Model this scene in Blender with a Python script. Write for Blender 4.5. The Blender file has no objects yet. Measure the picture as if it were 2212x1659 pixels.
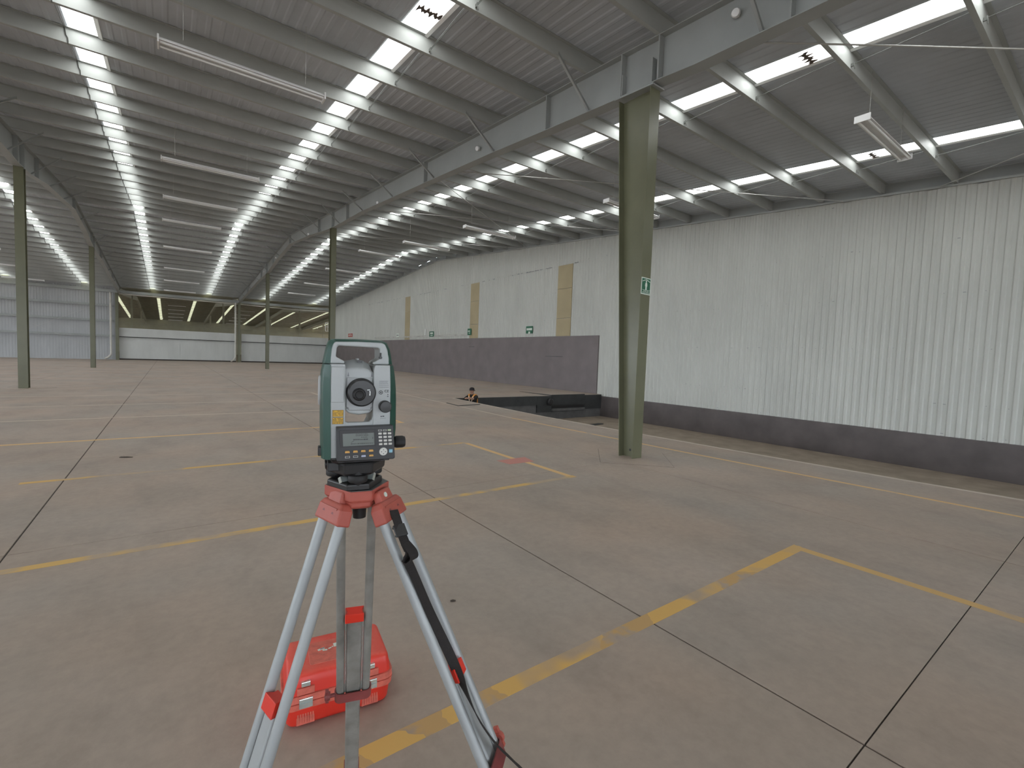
import bpy, bmesh, math, random
from mathutils import Vector, Matrix
random.seed(7)
sc = bpy.context.scene
COL = sc.collection
R = math.radians

# ------------------------------------------------------------------ camera, world, exposure
CAM_H = 1.62
cd = bpy.data.cameras.new('camera')
cam = bpy.data.objects.new('camera', cd)
COL.objects.link(cam)
cd.sensor_fit = 'HORIZONTAL'
cd.sensor_width = 36.0
cd.lens = 1004.97 / 2212 * 36.0
cd.clip_start = 0.05
cd.clip_end = 400
_y, _p, _r = 0.635945, 0.0566507, 0.0359702
_F = Vector((math.sin(_y) * math.cos(_p), math.cos(_y) * math.cos(_p), -math.sin(_p)))
_X = Vector((math.cos(_y), -math.sin(_y), 0))
_U = _X.cross(_F)
_X2 = math.cos(_r) * _X + math.sin(_r) * _U
_U2 = -math.sin(_r) * _X + math.cos(_r) * _U
cam.matrix_world = Matrix(((_X2.x, _U2.x, -_F.x, 0), (_X2.y, _U2.y, -_F.y, 0), (_X2.z, _U2.z, -_F.z, CAM_H), (0, 0, 0, 1)))
sc.camera = cam

w = bpy.data.worlds.new('world')
sc.world = w
w.use_nodes = True
w.node_tree.nodes['Background'].inputs[0].default_value = (0.75, 0.82, 0.9, 1)
w.node_tree.nodes['Background'].inputs[1].default_value = 9.5
SKY_STRENGTH = 6.3          # daylight coming through the translucent roof sheets
SKY_STRENGTH_FAR = 1.0      # yellowed sheets of the hall behind
sc.view_settings.view_transform = 'Standard'
sc.view_settings.look = 'None'
sc.view_settings.exposure = 0.12
sc.view_settings.gamma = 1.0
sc.view_settings.use_curve_mapping = False
sc.cycles.use_denoising = True
sc.cycles.use_adaptive_sampling = True
sc.cycles.adaptive_threshold = 0.02
sc.cycles.max_bounces = 8
sc.cycles.diffuse_bounces = 5
sc.cycles.sample_clamp_indirect = 6.0


# ------------------------------------------------------------------ materials
def lin(c):
    return tuple(((v / 255) / 12.92 if v / 255 <= 0.04045 else ((v / 255 + 0.055) / 1.055) ** 2.4) for v in c)


def new_mat(name):
    m = bpy.data.materials.new(name)
    m.use_nodes = True
    nt = m.node_tree
    return m, nt, nt.nodes['Principled BSDF']


def N(nt, t, **kw):
    n = nt.nodes.new(t)
    for k, v in kw.items():
        if k.startswith('i_'):
            n.inputs[int(k[2:]) if k[2:].isdigit() else k[2:].replace('_', ' ')].default_value = v
        else:
            setattr(n, k, v)
    return n


def noise(nt, scale, detail=4.0, rough=0.55, coord='Object', stretch=None):
    tc = N(nt, 'ShaderNodeTexCoord')
    src = tc.outputs[coord]
    if coord == 'World':
        src = N(nt, 'ShaderNodeNewGeometry').outputs['Position']
    if stretch:
        mp = N(nt, 'ShaderNodeMapping')
        mp.inputs['Scale'].default_value = stretch
        nt.links.new(src, mp.inputs[0])
        src = mp.outputs[0]
    n = N(nt, 'ShaderNodeTexNoise')
    n.inputs['Scale'].default_value = scale
    n.inputs['Detail'].default_value = detail
    n.inputs['Roughness'].default_value = rough
    nt.links.new(src, n.inputs['Vector'])
    return n.outputs['Fac']


def world_pos(nt):
    return N(nt, 'ShaderNodeNewGeometry').outputs['Position']


def noise_w(nt, scale, detail=4.0, rough=0.55, stretch=(1, 1, 1)):
    mp = N(nt, 'ShaderNodeMapping')
    mp.inputs['Scale'].default_value = stretch
    nt.links.new(world_pos(nt), mp.inputs[0])
    n = N(nt, 'ShaderNodeTexNoise')
    n.inputs['Scale'].default_value = scale
    n.inputs['Detail'].default_value = detail
    n.inputs['Roughness'].default_value = rough
    nt.links.new(mp.outputs[0], n.inputs['Vector'])
    return n.outputs['Fac']


def ramp(nt, fac, stops):
    r = N(nt, 'ShaderNodeValToRGB')
    el = r.color_ramp.elements
    el[0].position, el[0].color = stops[0][0], (*stops[0][1], 1)
    el[1].position, el[1].color = stops[-1][0], (*stops[-1][1], 1)
    for p, c in stops[1:-1]:
        e = el.new(p)
        e.color = (*c, 1)
    nt.links.new(fac, r.inputs[0])
    return r.outputs[0]


def mix(nt, fac, a, b, mode='MIX'):
    m = N(nt, 'ShaderNodeMix', data_type='RGBA', blend_type=mode)
    for sock, v in ((m.inputs[0], fac), (m.inputs[6], a), (m.inputs[7], b)):
        if isinstance(v, (int, float)):
            sock.default_value = v
        elif isinstance(v, tuple):
            sock.default_value = (*v[:3], 1)
        else:
            nt.links.new(v, sock)
    return m.outputs[2]


def mat(name, col, rough=0.6, metal=0.0, var=0.12, scale=6.0, bump=0.0, bscale=40.0, spec=0.5, stretch=None):
    """plain procedural paint: a base colour with a little noise in colour and relief"""
    m, nt, b = new_mat(name)
    f = noise(nt, scale, stretch=stretch)
    lo = tuple(c * (1 - var) for c in col)
    hi = tuple(min(1, c * (1 + var)) for c in col)
    nt.links.new(ramp(nt, f, [(0.3, lo), (0.7, hi)]), b.inputs['Base Color'])
    b.inputs['Roughness'].default_value = rough
    b.inputs['Metallic'].default_value = metal
    b.inputs['Specular IOR Level'].default_value = spec
    if bump:
        bn = N(nt, 'ShaderNodeBump')
        bn.inputs['Strength'].default_value = bump
        bn.inputs['Distance'].default_value = 0.01
        nt.links.new(noise(nt, bscale), bn.inputs['Height'])
        nt.links.new(bn.outputs[0], b.inputs['Normal'])
    return m


def concrete_color(nt):
    big = noise_w(nt, 0.35, 5, 0.6)
    mid = noise_w(nt, 1.6, 6, 0.65, (1, 0.55, 1))
    fine = noise_w(nt, 14, 4, 0.7)
    hue = noise_w(nt, 0.55, 3, 0.5)
    c = ramp(nt, big, [(0.3, (0.345, 0.280, 0.232)), (0.7, (0.425, 0.345, 0.288))])
    c2 = ramp(nt, mid, [(0.28, (0.78, 0.78, 0.79)), (0.5, (1, 1, 1)), (0.78, (1.12, 1.1, 1.08))])
    c = mix(nt, 0.75, c, c2, 'MULTIPLY')
    c = mix(nt, 0.8, c, ramp(nt, hue, [(0.35, (0.93, 0.99, 1.03)), (0.65, (1.04, 1.0, 0.97))]), 'MULTIPLY')
    c3 = ramp(nt, fine, [(0.3, (0.86, 0.86, 0.86)), (0.62, (1.04, 1.04, 1.04))])
    c = mix(nt, 0.6, c, c3, 'MULTIPLY')
    sp = noise_w(nt, 3.2, 8, 0.75)
    s = ramp(nt, sp, [(0.69, (0, 0, 0)), (0.75, (1, 1, 1))])
    c = mix(nt, mix(nt, 0.35, (0, 0, 0), s), c, (0.56, 0.50, 0.44))
    return c


m_floor, nt, b = new_mat('concrete_floor')
nt.links.new(concrete_color(nt), b.inputs['Base Color'])
b.inputs['Roughness'].default_value = 0.62
b.inputs['Specular IOR Level'].default_value = 0.35
bn = N(nt, 'ShaderNodeBump')
bn.inputs['Strength'].default_value = 0.12
bn.inputs['Distance'].default_value = 0.01
nt.links.new(noise_w(nt, 30, 5), bn.inputs['Height'])
nt.links.new(bn.outputs[0], b.inputs['Normal'])


def paint_mat(name, col, worn, keep, wscale=1.3):
    """floor paint worn through to the slab in irregular patches"""
    m, nt, b = new_mat(name)
    slab = concrete_color(nt)
    a = noise_w(nt, wscale, 3, 0.6, (1, 1, 1))
    f = noise_w(nt, 9, 6, 0.7)
    half = ramp(nt, a, [(keep - 0.10, (1, 1, 1)), (keep - 0.02, (0, 0, 0))])
    gone = ramp(nt, a, [(keep - 0.20, (1, 1, 1)), (keep - 0.13, (0, 0, 0))])
    fl = ramp(nt, f, [(0.62, (0, 0, 0)), (0.72, (1, 1, 1))])
    c = mix(nt, mix(nt, 0.35, (0, 0, 0), fl), col, worn)
    c = mix(nt, half, c, mix(nt, 0.5, worn, slab))
    c = mix(nt, gone, c, slab)
    nt.links.new(c, b.inputs['Base Color'])
    b.inputs['Roughness'].default_value = 0.6
    b.inputs['Specular IOR Level'].default_value = 0.3
    return m


m_yellow = paint_mat('yellow_floor_paint', (0.66, 0.405, 0.125), (0.50, 0.345, 0.19), 0.50)
m_yellow_faded = paint_mat('faded_yellow_floor_paint', (0.68, 0.45, 0.20), (0.54, 0.41, 0.26), 0.44)
m_cream = paint_mat('cream_floor_paint', (0.54, 0.46, 0.37), (0.46, 0.39, 0.32), 0.44, 0.9)
m_pink = paint_mat('pink_floor_paint', (0.52, 0.225, 0.185), (0.48, 0.28, 0.225), 0.36)
m_joint = mat('joint_dirt_gap_shade', (0.055, 0.045, 0.04), 0.9)  # dirt in the slab joints, and the painted shade under the gates
m_pit = mat('pit_concrete', (0.30, 0.24, 0.185), 0.7, var=0.18, scale=2)
m_edge = mat('pale_dock_edge', (0.52, 0.45, 0.38), 0.6, var=0.1, scale=5)


def corrugated_mat(name, col, dirt, amount=0.14):
    m, nt, b = new_mat(name)
    z = noise_w(nt, 0.9, 6, 0.65, (1, 1, 0.35))
    s = noise_w(nt, 5, 5, 0.7, (1, 1, 0.08))
    c = ramp(nt, z, [(0.3, tuple(v * 0.92 for v in col)), (0.7, tuple(min(1, v * 1.06) for v in col))])
    st = ramp(nt, s, [(0.56, (0, 0, 0)), (0.75, (1, 1, 1))])
    c = mix(nt, mix(nt, amount, (0, 0, 0), st), c, dirt)
    nt.links.new(c, b.inputs['Base Color'])
    b.inputs['Roughness'].default_value = 0.5
    b.inputs['Specular IOR Level'].default_value = 0.3
    return m


m_wall = corrugated_mat('white_corrugated_sheet', (0.52, 0.525, 0.485), (0.32, 0.305, 0.275))
m_wall_far = corrugated_mat('grey_corrugated_sheet', (0.44, 0.45, 0.46), (0.30, 0.30, 0.30), 0.15)
m_door = corrugated_mat('pale_blue_grey_sheet', (0.58, 0.59, 0.57), (0.42, 0.42, 0.40), 0.1)
m_beige = mat('beige_infill', (0.40, 0.33, 0.20), 0.6, var=0.06, scale=1)
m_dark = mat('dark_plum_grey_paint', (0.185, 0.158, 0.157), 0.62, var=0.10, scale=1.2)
m_dark_pit = mat('darker_plum_grey_paint', (0.115, 0.097, 0.095), 0.7, var=0.2, scale=1.5)  # deeper tone of the plum grey, for the pit masonry
m_black = mat('black_steel', (0.030, 0.031, 0.031), 0.6, var=0.25, scale=3)
m_dock_grey = mat('dock_grey', (0.10, 0.096, 0.094), 0.7, var=0.2, scale=3)
m_roof = mat('grey_roof_sheet', (0.50, 0.53, 0.57), 0.55, var=0.10, scale=0.8, bump=0.3, bscale=5)
m_roof_far = mat('tan_roof_sheet', (0.33, 0.31, 0.235), 0.6, var=0.1, scale=0.8)
m_purlin = mat('pale_grey_steel_paint', (0.40, 0.415, 0.40), 0.5, var=0.06, scale=1.5)
m_rafter = mat('grey_steel_paint', (0.33, 0.345, 0.335), 0.45, var=0.07, scale=1.2)
m_column = mat('olive_green_steel_paint', (0.135, 0.135, 0.082), 0.30, var=0.08, scale=2, bump=0.12, bscale=9)
m_khaki = mat('khaki_steel_paint', (0.36, 0.345, 0.26), 0.5, var=0.08, scale=2)
m_khaki_wall = mat('khaki_sheet', (0.36, 0.34, 0.25), 0.6, var=0.08, scale=0.7)
m_white = mat('white_enamel', (0.80, 0.80, 0.79), 0.4, var=0.04)
m_pipe = mat('off_white_pvc', (0.62, 0.60, 0.55), 0.45, var=0.1, scale=3)
m_tube_glass = mat('unlit_tube_glass', (0.86, 0.87, 0.86), 0.2, var=0.02)
m_rod = mat('galvanised_rod', (0.50, 0.50, 0.48), 0.4, metal=0.3, var=0.06)
m_sag = mat('dull_grey_bar', (0.13, 0.135, 0.125), 0.5)
m_hook = mat('dark_wire', (0.05, 0.05, 0.045), 0.6)
m_dirty_lap = mat('dirty_sheet_lap', (0.14, 0.11, 0.095), 0.8, var=0.3, scale=20)


def emit(name, col, strength):
    m = bpy.data.materials.new(name)
    m.use_nodes = True
    nt = m.node_tree
    nt.nodes.remove(nt.nodes['Principled BSDF'])
    e = nt.nodes.new('ShaderNodeEmission')
    e.inputs[0].default_value = (*col, 1)
    e.inputs[1].default_value = strength
    nt.links.new(e.outputs[0], nt.nodes['Material Output'].inputs[0])
    return m


m_sky = emit('daylit_translucent_sheet', (0.97, 1.0, 0.985), SKY_STRENGTH)
m_sky_far = emit('daylit_yellowed_sheet', (0.97, 1.0, 0.70), SKY_STRENGTH_FAR)

m_green = mat('dark_green_plastic', (0.012, 0.062, 0.043), 0.42, var=0.08, scale=12)
m_grey = mat('pale_grey_plastic', (0.40, 0.415, 0.41), 0.42, var=0.03, scale=20, bump=0.05, bscale=300)
m_grey2 = mat('mid_grey_plastic', (0.37, 0.38, 0.38), 0.45, var=0.04, scale=20)
m_blk = mat('black_plastic', (0.018, 0.017, 0.017), 0.38, var=0.15, scale=20)
m_blk_soft = mat('black_rubber', (0.014, 0.013, 0.013), 0.6, var=0.15, scale=20)
m_char = mat('charcoal_plastic', (0.034, 0.034, 0.036), 0.45, var=0.06, scale=30)
m_lcd = mat('grey_green_display', (0.155, 0.175, 0.16), 0.25, var=0.04, scale=20)
m_lcd_ink = mat('display_ink', (0.045, 0.05, 0.048), 0.4)
m_key = mat('white_key', (0.62, 0.61, 0.57), 0.5, var=0.02)
m_okey = mat('orange_key', (0.62, 0.34, 0.09), 0.5, var=0.03)
m_bkey = mat('blue_key', (0.25, 0.47, 0.58), 0.5, var=0.03)
m_lkey = mat('lilac_key', (0.42, 0.45, 0.58), 0.5, var=0.03)
m_gkey = mat('pale_green_key', (0.42, 0.48, 0.33), 0.5, var=0.03)
m_caution = mat('amber_label', (0.62, 0.36, 0.03), 0.5, var=0.05, scale=40)
m_ink = mat('dark_print', (0.03, 0.03, 0.032), 0.6)
m_ink_grey = mat('grey_print', (0.20, 0.20, 0.21), 0.6)
m_silver = mat('polished_steel', (0.62, 0.68, 0.66), 0.25, metal=0.7, var=0.1, scale=30)
m_alu = mat('silver_aluminium', (0.37, 0.385, 0.385), 0.48, metal=0.30, var=0.05, scale=8, bump=0.03, bscale=60)
m_alu_worn = mat('worn_aluminium', (0.25, 0.237, 0.215), 0.55, metal=0.20, var=0.25, scale=14)
m_red_cast = mat('matt_red_casting', (0.41, 0.088, 0.062), 0.5, var=0.10, scale=18, bump=0.05, bscale=90)
m_red_dark = mat('dull_red_clamp', (0.23, 0.050, 0.048), 0.5, var=0.15, scale=20)
m_red_bright = mat('bright_red_plastic', (0.72, 0.036, 0.018), 0.35, var=0.05, scale=10)
m_headtop = mat('grey_head_plate', (0.10, 0.105, 0.10), 0.45, var=0.08, scale=15)
m_strap = mat('black_webbing', (0.016, 0.012, 0.011), 0.75, var=0.2, scale=60, bump=0.3, bscale=500)


def case_mat():
    m, nt, b = new_mat('dusty_red_case_plastic')
    up = N(nt, 'ShaderNodeSeparateXYZ')
    nt.links.new(N(nt, 'ShaderNodeNewGeometry').outputs['Normal'], up.inputs[0])
    f = noise(nt, 7, 6, 0.7)
    dust = N(nt, 'ShaderNodeMath', operation='MULTIPLY')
    nt.links.new(up.outputs[2], dust.inputs[0])
    nt.links.new(f, dust.inputs[1])
    c = ramp(nt, dust.outputs[0], [(0.18, (0.68, 0.036, 0.02)), (0.62, (0.72, 0.115, 0.075))])
    c2 = ramp(nt, noise(nt, 25, 5, 0.7), [(0.58, (0, 0, 0)), (0.75, (1, 1, 1))])
    c = mix(nt, mix(nt, 0.16, (0, 0, 0), c2), c, (0.72, 0.25, 0.19))
    nt.links.new(c, b.inputs['Base Color'])
    b.inputs['Roughness'].default_value = 0.42
    return m


m_case = case_mat()
m_case_dusty = mat('dust_rubbed_red_plastic', (0.60, 0.13, 0.09), 0.6, var=0.2, scale=30)
m_sign_green = mat('sign_green', (0.018, 0.115, 0.06), 0.45, var=0.04)
m_sign_white = mat('sign_white', (0.62, 0.68, 0.60), 0.5, var=0.03)
m_sign_red = mat('sign_red', (0.42, 0.04, 0.03), 0.5, var=0.05)
m_skin = mat('skin', (0.34, 0.20, 0.14), 0.55, var=0.06, scale=20)
m_black_cloth = mat('black_cloth', (0.012, 0.012, 0.012), 0.85, var=0.2, scale=30)
m_jeans = mat('dark_trousers', (0.02, 0.022, 0.03), 0.85, var=0.2, scale=30)
m_orange = mat('orange_vest_tape', (0.75, 0.32, 0.06), 0.6, var=0.05)
m_tape = mat('pale_reflective_tape', (0.70, 0.62, 0.55), 0.4, var=0.03)
m_cap = mat('black_cap_cloth', (0.014, 0.011, 0.013), 0.8, var=0.1)
m_wood = mat('dark_wood_chip', (0.055, 0.04, 0.03), 0.8, var=0.2, scale=30)


# ------------------------------------------------------------------ mesh helpers
class MB:
    """collects faces for ONE mesh object"""

    def __init__(s):
        s.v, s.f = [], []

    def add(s, vs, fs):
        n = len(s.v)
        s.v += [tuple(v) for v in vs]
        s.f += [tuple(n + i for i in f) for f in fs]
        return s

    def box(s, c, d, M=None):
        x, y, z = (k / 2 for k in d)
        vs = [Vector((sx * x, sy * y, sz * z)) for sz in (-1, 1) for sy in (-1, 1) for sx in (-1, 1)]
        if M is not None:
            vs = [M @ v for v in vs]
        vs = [v + Vector(c) for v in vs]
        return s.add(vs, [(0, 2, 3, 1), (4, 5, 7, 6), (0, 1, 5, 4), (2, 6, 7, 3), (0, 4, 6, 2), (1, 3, 7, 5)])

    def b(s, x0, x1, y0, y1, z0, z1):
        return s.box(((x0 + x1) / 2, (y0 + y1) / 2, (z0 + z1) / 2), (x1 - x0, y1 - y0, z1 - z0))

    def loft(s, rings, closed=False, caps=True):
        n = len(rings[0])
        base = len(s.v)
        for r in rings:
            s.v += [tuple(p) for p in r]
        k = len(rings)
        for i in range(k if closed else k - 1):
            a, c = base + i * n, base + ((i + 1) % k) * n
            for j in range(n):
                j2 = (j + 1) % n
                s.f.append((a + j, a + j2, c + j2, c + j))
        if caps and not closed:
            s.f.append(tuple(base + j for j in reversed(range(n))))
            s.f.append(tuple(base + (k - 1) * n + j for j in range(n)))
        return s

    def prism(s, poly, fn, t0, t1):
        """polygon (u,v) swept from t0 to t1 through fn(u,v,t)"""
        return s.loft([[fn(u, v, t) for u, v in poly] for t in (t0, t1)])

    def cyl(s, p0, p1, r0, n=16, r1=None):
        p0, p1 = Vector(p0), Vector(p1)
        d = (p1 - p0).normalized()
        a = d.orthogonal().normalized()
        c = d.cross(a)
        r1 = r0 if r1 is None else r1
        ring = lambda p, r: [p + (a * math.cos(2 * math.pi * i / n) + c * math.sin(2 * math.pi * i / n)) * r for i in range(n)]
        return s.loft([ring(p0, r0), ring(p1, r1)])

    def tube(s, pts, r, n=8):
        pts = [Vector(p) for p in pts]
        rings = []
        a = None
        for i, p in enumerate(pts):
            d = (pts[min(i + 1, len(pts) - 1)] - pts[max(i - 1, 0)]).normalized()
            if a is None:
                a = d.orthogonal().normalized()
            a = (a - d * a.dot(d)).normalized()
            c = d.cross(a)
            rings.append([p + (a * math.cos(2 * math.pi * k / n) + c * math.sin(2 * math.pi * k / n)) * r for k in range(n)])
        return s.loft(rings)

    def lathe(s, prof, p0, axis, n=24):
        """profile (t along axis, radius) about p0"""
        p0 = Vector(p0)
        d = Vector(axis).normalized()
        a = d.orthogonal().normalized()
        c = d.cross(a)
        return s.loft([[p0 + d * t + (a * math.cos(2 * math.pi * i / n) + c * math.sin(2 * math.pi * i / n)) * max(r, 1e-5) for i in range(n)] for t, r in prof])

    def mesh(s, name, m):
        me = bpy.data.meshes.new(name)
        me.from_pydata(s.v, [], s.f)
        me.materials.append(m)
        bm = bmesh.new()
        bm.from_mesh(me)
        bmesh.ops.recalc_face_normals(bm, faces=bm.faces)
        bm.to_mesh(me)
        bm.free()
        return me


def link(name, me, parent=None, kind=None):
    o = bpy.data.objects.new(name, me)
    COL.objects.link(o)
    if parent is not None:
        o.parent = parent
    if kind:
        o['kind'] = kind
    return o


def obj(name, mb, m, parent=None, kind=None, smooth=None, bevel=0.0, seg=2):
    me = mb.mesh(name, m)
    if smooth:
        me.polygons.foreach_set('use_smooth', [True] * len(me.polygons))
        me.set_sharp_from_angle(angle=R(smooth))
    o = link(name, me, parent, kind)
    if bevel:
        bv = o.modifiers.new('bevel', 'BEVEL')
        bv.width = bevel
        bv.segments = seg
        bv.limit_method = 'ANGLE'
        bv.angle_limit = R(35)
    return o


def tag(o, label, cat, group=None, kind=None):
    o['label'] = label
    o['category'] = cat
    if group:
        o['group'] = group
    if kind:
        o['kind'] = kind
    return o


def thing(name, label, cat, loc=(0, 0, 0), rz=0.0, group=None):
    o = link(name, None)
    o.location = loc
    o.rotation_euler = (0, 0, rz)
    return tag(o, label, cat, group, 'thing')


def copy_tree(o, parent=None):
    c = o.copy()
    COL.objects.link(c)
    c.parent = parent
    for ch in list(o.children):
        copy_tree(ch, c)
    return c


def part(name, me, parent, loc=(0, 0, 0), scale=None, rot=None):
    o = link(name, me, parent, 'structure')
    o.location = loc
    if scale:
        o.scale = scale
    if rot:
        o.rotation_euler = rot
    return o


# ------------------------------------------------------------------ building dimensions
XL, XR = -25.0, 16.85          # left end of the hall, face of the right wall
Y0, YE = -14.0, 61.0           # behind the camera, eave at the far gates
YR, ZR = 32.9, 8.95            # ridge (underside of the purlins)
SN, SF = 0.0775, 0.064
Y2R, Y2E = 93.0, 127.0         # ridge and far eave of the hall behind
PUR = 0.28                     # purlin depth
FRAME_A, FRAME_B = 6.34, -3.95
STRIPS = [-21.9, -16.8, -11.65, -6.45, -1.3, 3.5, 8.93, 14.27]
STRIPS2 = STRIPS + [19.4, 24.6, 29.8]
SW = 0.25                      # half width of a skylight strip
EDGE = [(9.2, Y0), (9.05, 0.5), (8.90, 1.9), (8.70, 4.8), (8.57, 7.2), (8.49, 9.9), (8.62, 13.4), (8.70, 15.5)]


def zb(y):
    if y <= YR:
        return ZR - SN * (YR - y)
    if y <= YE:
        return ZR - SF * (y - YR)
    s2 = (ZR - zb(YE)) / (Y2R - YE)
    if y <= Y2R:
        return zb(YE) + s2 * (y - YE)
    return ZR - s2 * (y - Y2R)


def edge_x(y):
    for (xa, ya), (xb, yb) in zip(EDGE, EDGE[1:]):
        if ya <= y <= yb:
            return xa + (xb - xa) * (y - ya) / (yb - ya)
    return EDGE[-1][0]


# ------------------------------------------------------------------ floor: base, slabs, pit
fl = MB()
fl.loft([[(XL, y, -0.9), (x - 0.03, y, -0.9), (x - 0.03, y, -0.007), (XL, y, -0.007)] for x, y in EDGE])
fl.b(XL, XR + 0.3, 15.53, YE + 0.2, -0.9, -0.007)
floor = obj('floor', fl, m_joint, kind='structure')
GAP = 0.0055
xs = [XL] + [-1.0 - 3.42 * k for k in range(6, -1, -1)] + [2.42, 5.85]
ys = [Y0, -12.5, -8.1, -3.75, 0.61, 4.97, 8.68] + [12.95 + 4.27 * k for k in range(12)]
ys = [y for y in ys if y < YE - 1] + [YE + 0.2]


def slab(x0, x1, y0, y1, right=None):
    s = MB()
    n = 6 if right else 1
    c = 0.003
    rings = []
    GY = 0.0032
    yy = sorted({y0 + GY + (y1 - y0 - 2 * GY) * k / n for k in range(n + 1)})
    for y in yy:
        xr = right(y) if right else x1 - GAP
        rings.append([(x0 + GAP, y, -0.06), (xr, y, -0.06), (xr, y, -c), (xr - c, y, 0), (x0 + GAP + c, y, 0), (x0 + GAP, y, -c)])
    s.loft(rings)
    return obj('floor_slab', s, m_floor, floor, 'structure')


for ya, yb_ in zip(ys, ys[1:]):
    for xa, xb in zip(xs, xs[1:]):
        slab(xa, xb, ya, yb_)
    if yb_ <= 15.0:
        slab(5.85, None, ya, yb_, edge_x)
    elif ya < 15.5:
        slab(5.85, None, ya, 15.5 + GAP, edge_x)
        slab(5.85, 9.27, 15.5, yb_)
        slab(9.27, 12.69, 15.5, yb_)
        slab(12.69, XR + 0.2, 15.5, yb_)
    else:
        for xa, xb in ((5.85, 9.27), (9.27, 12.69), (12.69, XR + 0.2)):
            slab(xa, xb, ya, yb_)
# pale nosing along the dock edge
ed = MB()
ed.loft([[(x - 0.07, y, 0.0002), (x + 0.006, y, -0.06), (x + 0.006, y, 0.003), (x - 0.07, y, 0.0012)] for x, y in EDGE])
obj('dock_nosing', ed, m_edge, floor, 'structure')
# diamond pads round the columns
for fx, fy in ((FRAME_A, 5.05), (FRAME_A, 23.4), (FRAME_A, 41.8), (FRAME_B, 22.4), (FRAME_B, 40.2)):
    pd = MB()
    rad = 0.80
    ring = lambda r_, z: [(fx + r_ * math.cos(a), fy + r_ * math.sin(a), z) for a in (0, math.pi / 2, math.pi, 1.5 * math.pi)]
    pd.loft([ring(rad + 0.007, 0.0005), ring(rad + 0.007, 0.0012), ring(rad, 0.0012)])
    obj('pad_joint', pd, m_joint, floor, 'structure')
    pd = MB().loft([ring(rad, 0.0005), ring(rad, 0.003)])
    obj('column_pad', pd, m_floor, floor, 'structure')


def line(x0, x1, y0, y1, m=m_yellow):
    obj('painted_line', MB().b(x0, x1, y0, y1, 0.0002, 0.0016), m, floor, 'structure')


m_tan = paint_mat('tan_yellow_floor_paint', (0.60, 0.385, 0.155), (0.48, 0.345, 0.20), 0.48)
m_worn = paint_mat('worn_ochre_floor_paint', (0.52, 0.33, 0.14), (0.44, 0.32, 0.20), 0.52, 4.0)
prev = 0.40
seg_rnd = random.Random(3)
for xe, m, skew in ((0.62, m_worn, 0.03), (0.83, m_yellow, 0.05), (0.985, m_worn, 0.0), (1.08, m_yellow, -0.03), (1.185, m_worn, 0.04), (1.275, m_worn, 0.02), (2.00, m_yellow, -0.06), (2.19, m_worn, 0.04), (2.44, m_worn, -0.03), (2.90, m_yellow, 0.05), (3.27, m_tan, -0.05), (3.66, m_worn, 0.06), (4.36, m_yellow, 0.02), (4.60, m_tan, 0.0)):
    n_ = 5
    lo_ = [(prev + (0 if prev == 0.40 else pskew * (1 - 2 * k / n_) + pj[k]), 1.70 + 0.1 * k / n_) for k in range(n_ + 1)]
    jj = [seg_rnd.uniform(-0.012, 0.012) for k in range(n_ + 1)]
    hi_ = [(xe + skew * (1 - 2 * k / n_) + jj[k], 1.70 + 0.1 * k / n_) for k in range(n_ + 1)]
    obj('painted_line', MB().loft([[(u, v, 0.0002) for u, v in lo_] + [(u, v, 0.0002) for u, v in reversed(hi_)], [(u, v, 0.0016) for u, v in lo_] + [(u, v, 0.0016) for u, v in reversed(hi_)]]), m, floor, 'structure')
    prev, pskew, pj = xe, skew, jj
line(4.51, 4.60, -3.0, 1.70, m_tan)
m_yellow_patchy = paint_mat('patchy_yellow_floor_paint', (0.64, 0.41, 0.14), (0.50, 0.36, 0.21), 0.56, 1.1)
line(-9.0, 4.55, 4.57, 4.66, m_yellow_patchy)
line(4.44, 4.53, 4.66, 5.63, m_yellow_faded)
line(4.40, 4.49, 5.91, 7.38, m_yellow_faded)
line(-1.37, 4.49, 7.39, 7.48, m_yellow_patchy)
for k, (yy, xe) in enumerate(((10.27, 4.45), (13.24, 4.45), (16.06, 4.42), (18.97, 4.42))):
    line(-14.0, xe, yy - 0.045, yy + 0.045, m_yellow_faded if k < 1 else m_cream)
line(4.36, 4.45, 10.31, 13.20, m_yellow_faded)
line(4.36, 4.45, 16.10, 18.93, m_cream)
dl = MB()
dl.loft([[(x - 0.035, y, 0.0002), (x + 0.035, y, 0.0002), (x + 0.035, y, 0.0016), (x - 0.035, y, 0.0016)] for x, y in
         ((8.10, -4), (7.89, 0.7), (7.62, 4.8), (7.47, 8.0), (7.41, 10.0))])
obj('painted_line', dl, m_yellow_faded, floor, 'structure')
dl = MB()
dl.loft([[(x - 0.035, y, 0.0002), (x + 0.035, y, 0.0002), (x + 0.035, y, 0.0016), (x - 0.035, y, 0.0016)] for x, y in
         ((7.41, 10.0), (7.50, 14.0), (7.62, 20.0), (7.7, 27.0))])
obj('painted_line', dl, m_cream, floor, 'structure')
line(7.75, 8.9, 15.62, 15.70, m_cream)
pk = MB().prism([(4.12, 5.91), (4.16, 5.62), (4.62, 5.60), (4.68, 5.92)], lambda u, v, t: (u, v, t), 0.0003, 0.0022)
obj('painted_patch', pk, m_pink, floor, 'structure')

# truck pit
pit = MB().b(8.4, XR + 0.3, Y0, 15.6, -1.25, -1.05)
floor_pit = obj('floor', pit, m_pit, kind='structure')
pe = MB().b(8.62, XR + 0.1, 15.50, 15.9, -1.05, -0.061)
obj('dock_end_face', pe, m_dock_grey, floor_pit, 'structure')
obj('dock_end_plate', MB().b(8.7, 12.78, 15.44, 15.50, -0.40, -0.006), m_black, floor_pit, 'structure')
obj('dock_end_plate', MB().b(15.62, 16.78, 15.44, 15.50, -0.66, -0.006), m_black, floor_pit, 'structure')

# ------------------------------------------------------------------ right wall
PITCH = 0.2


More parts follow.
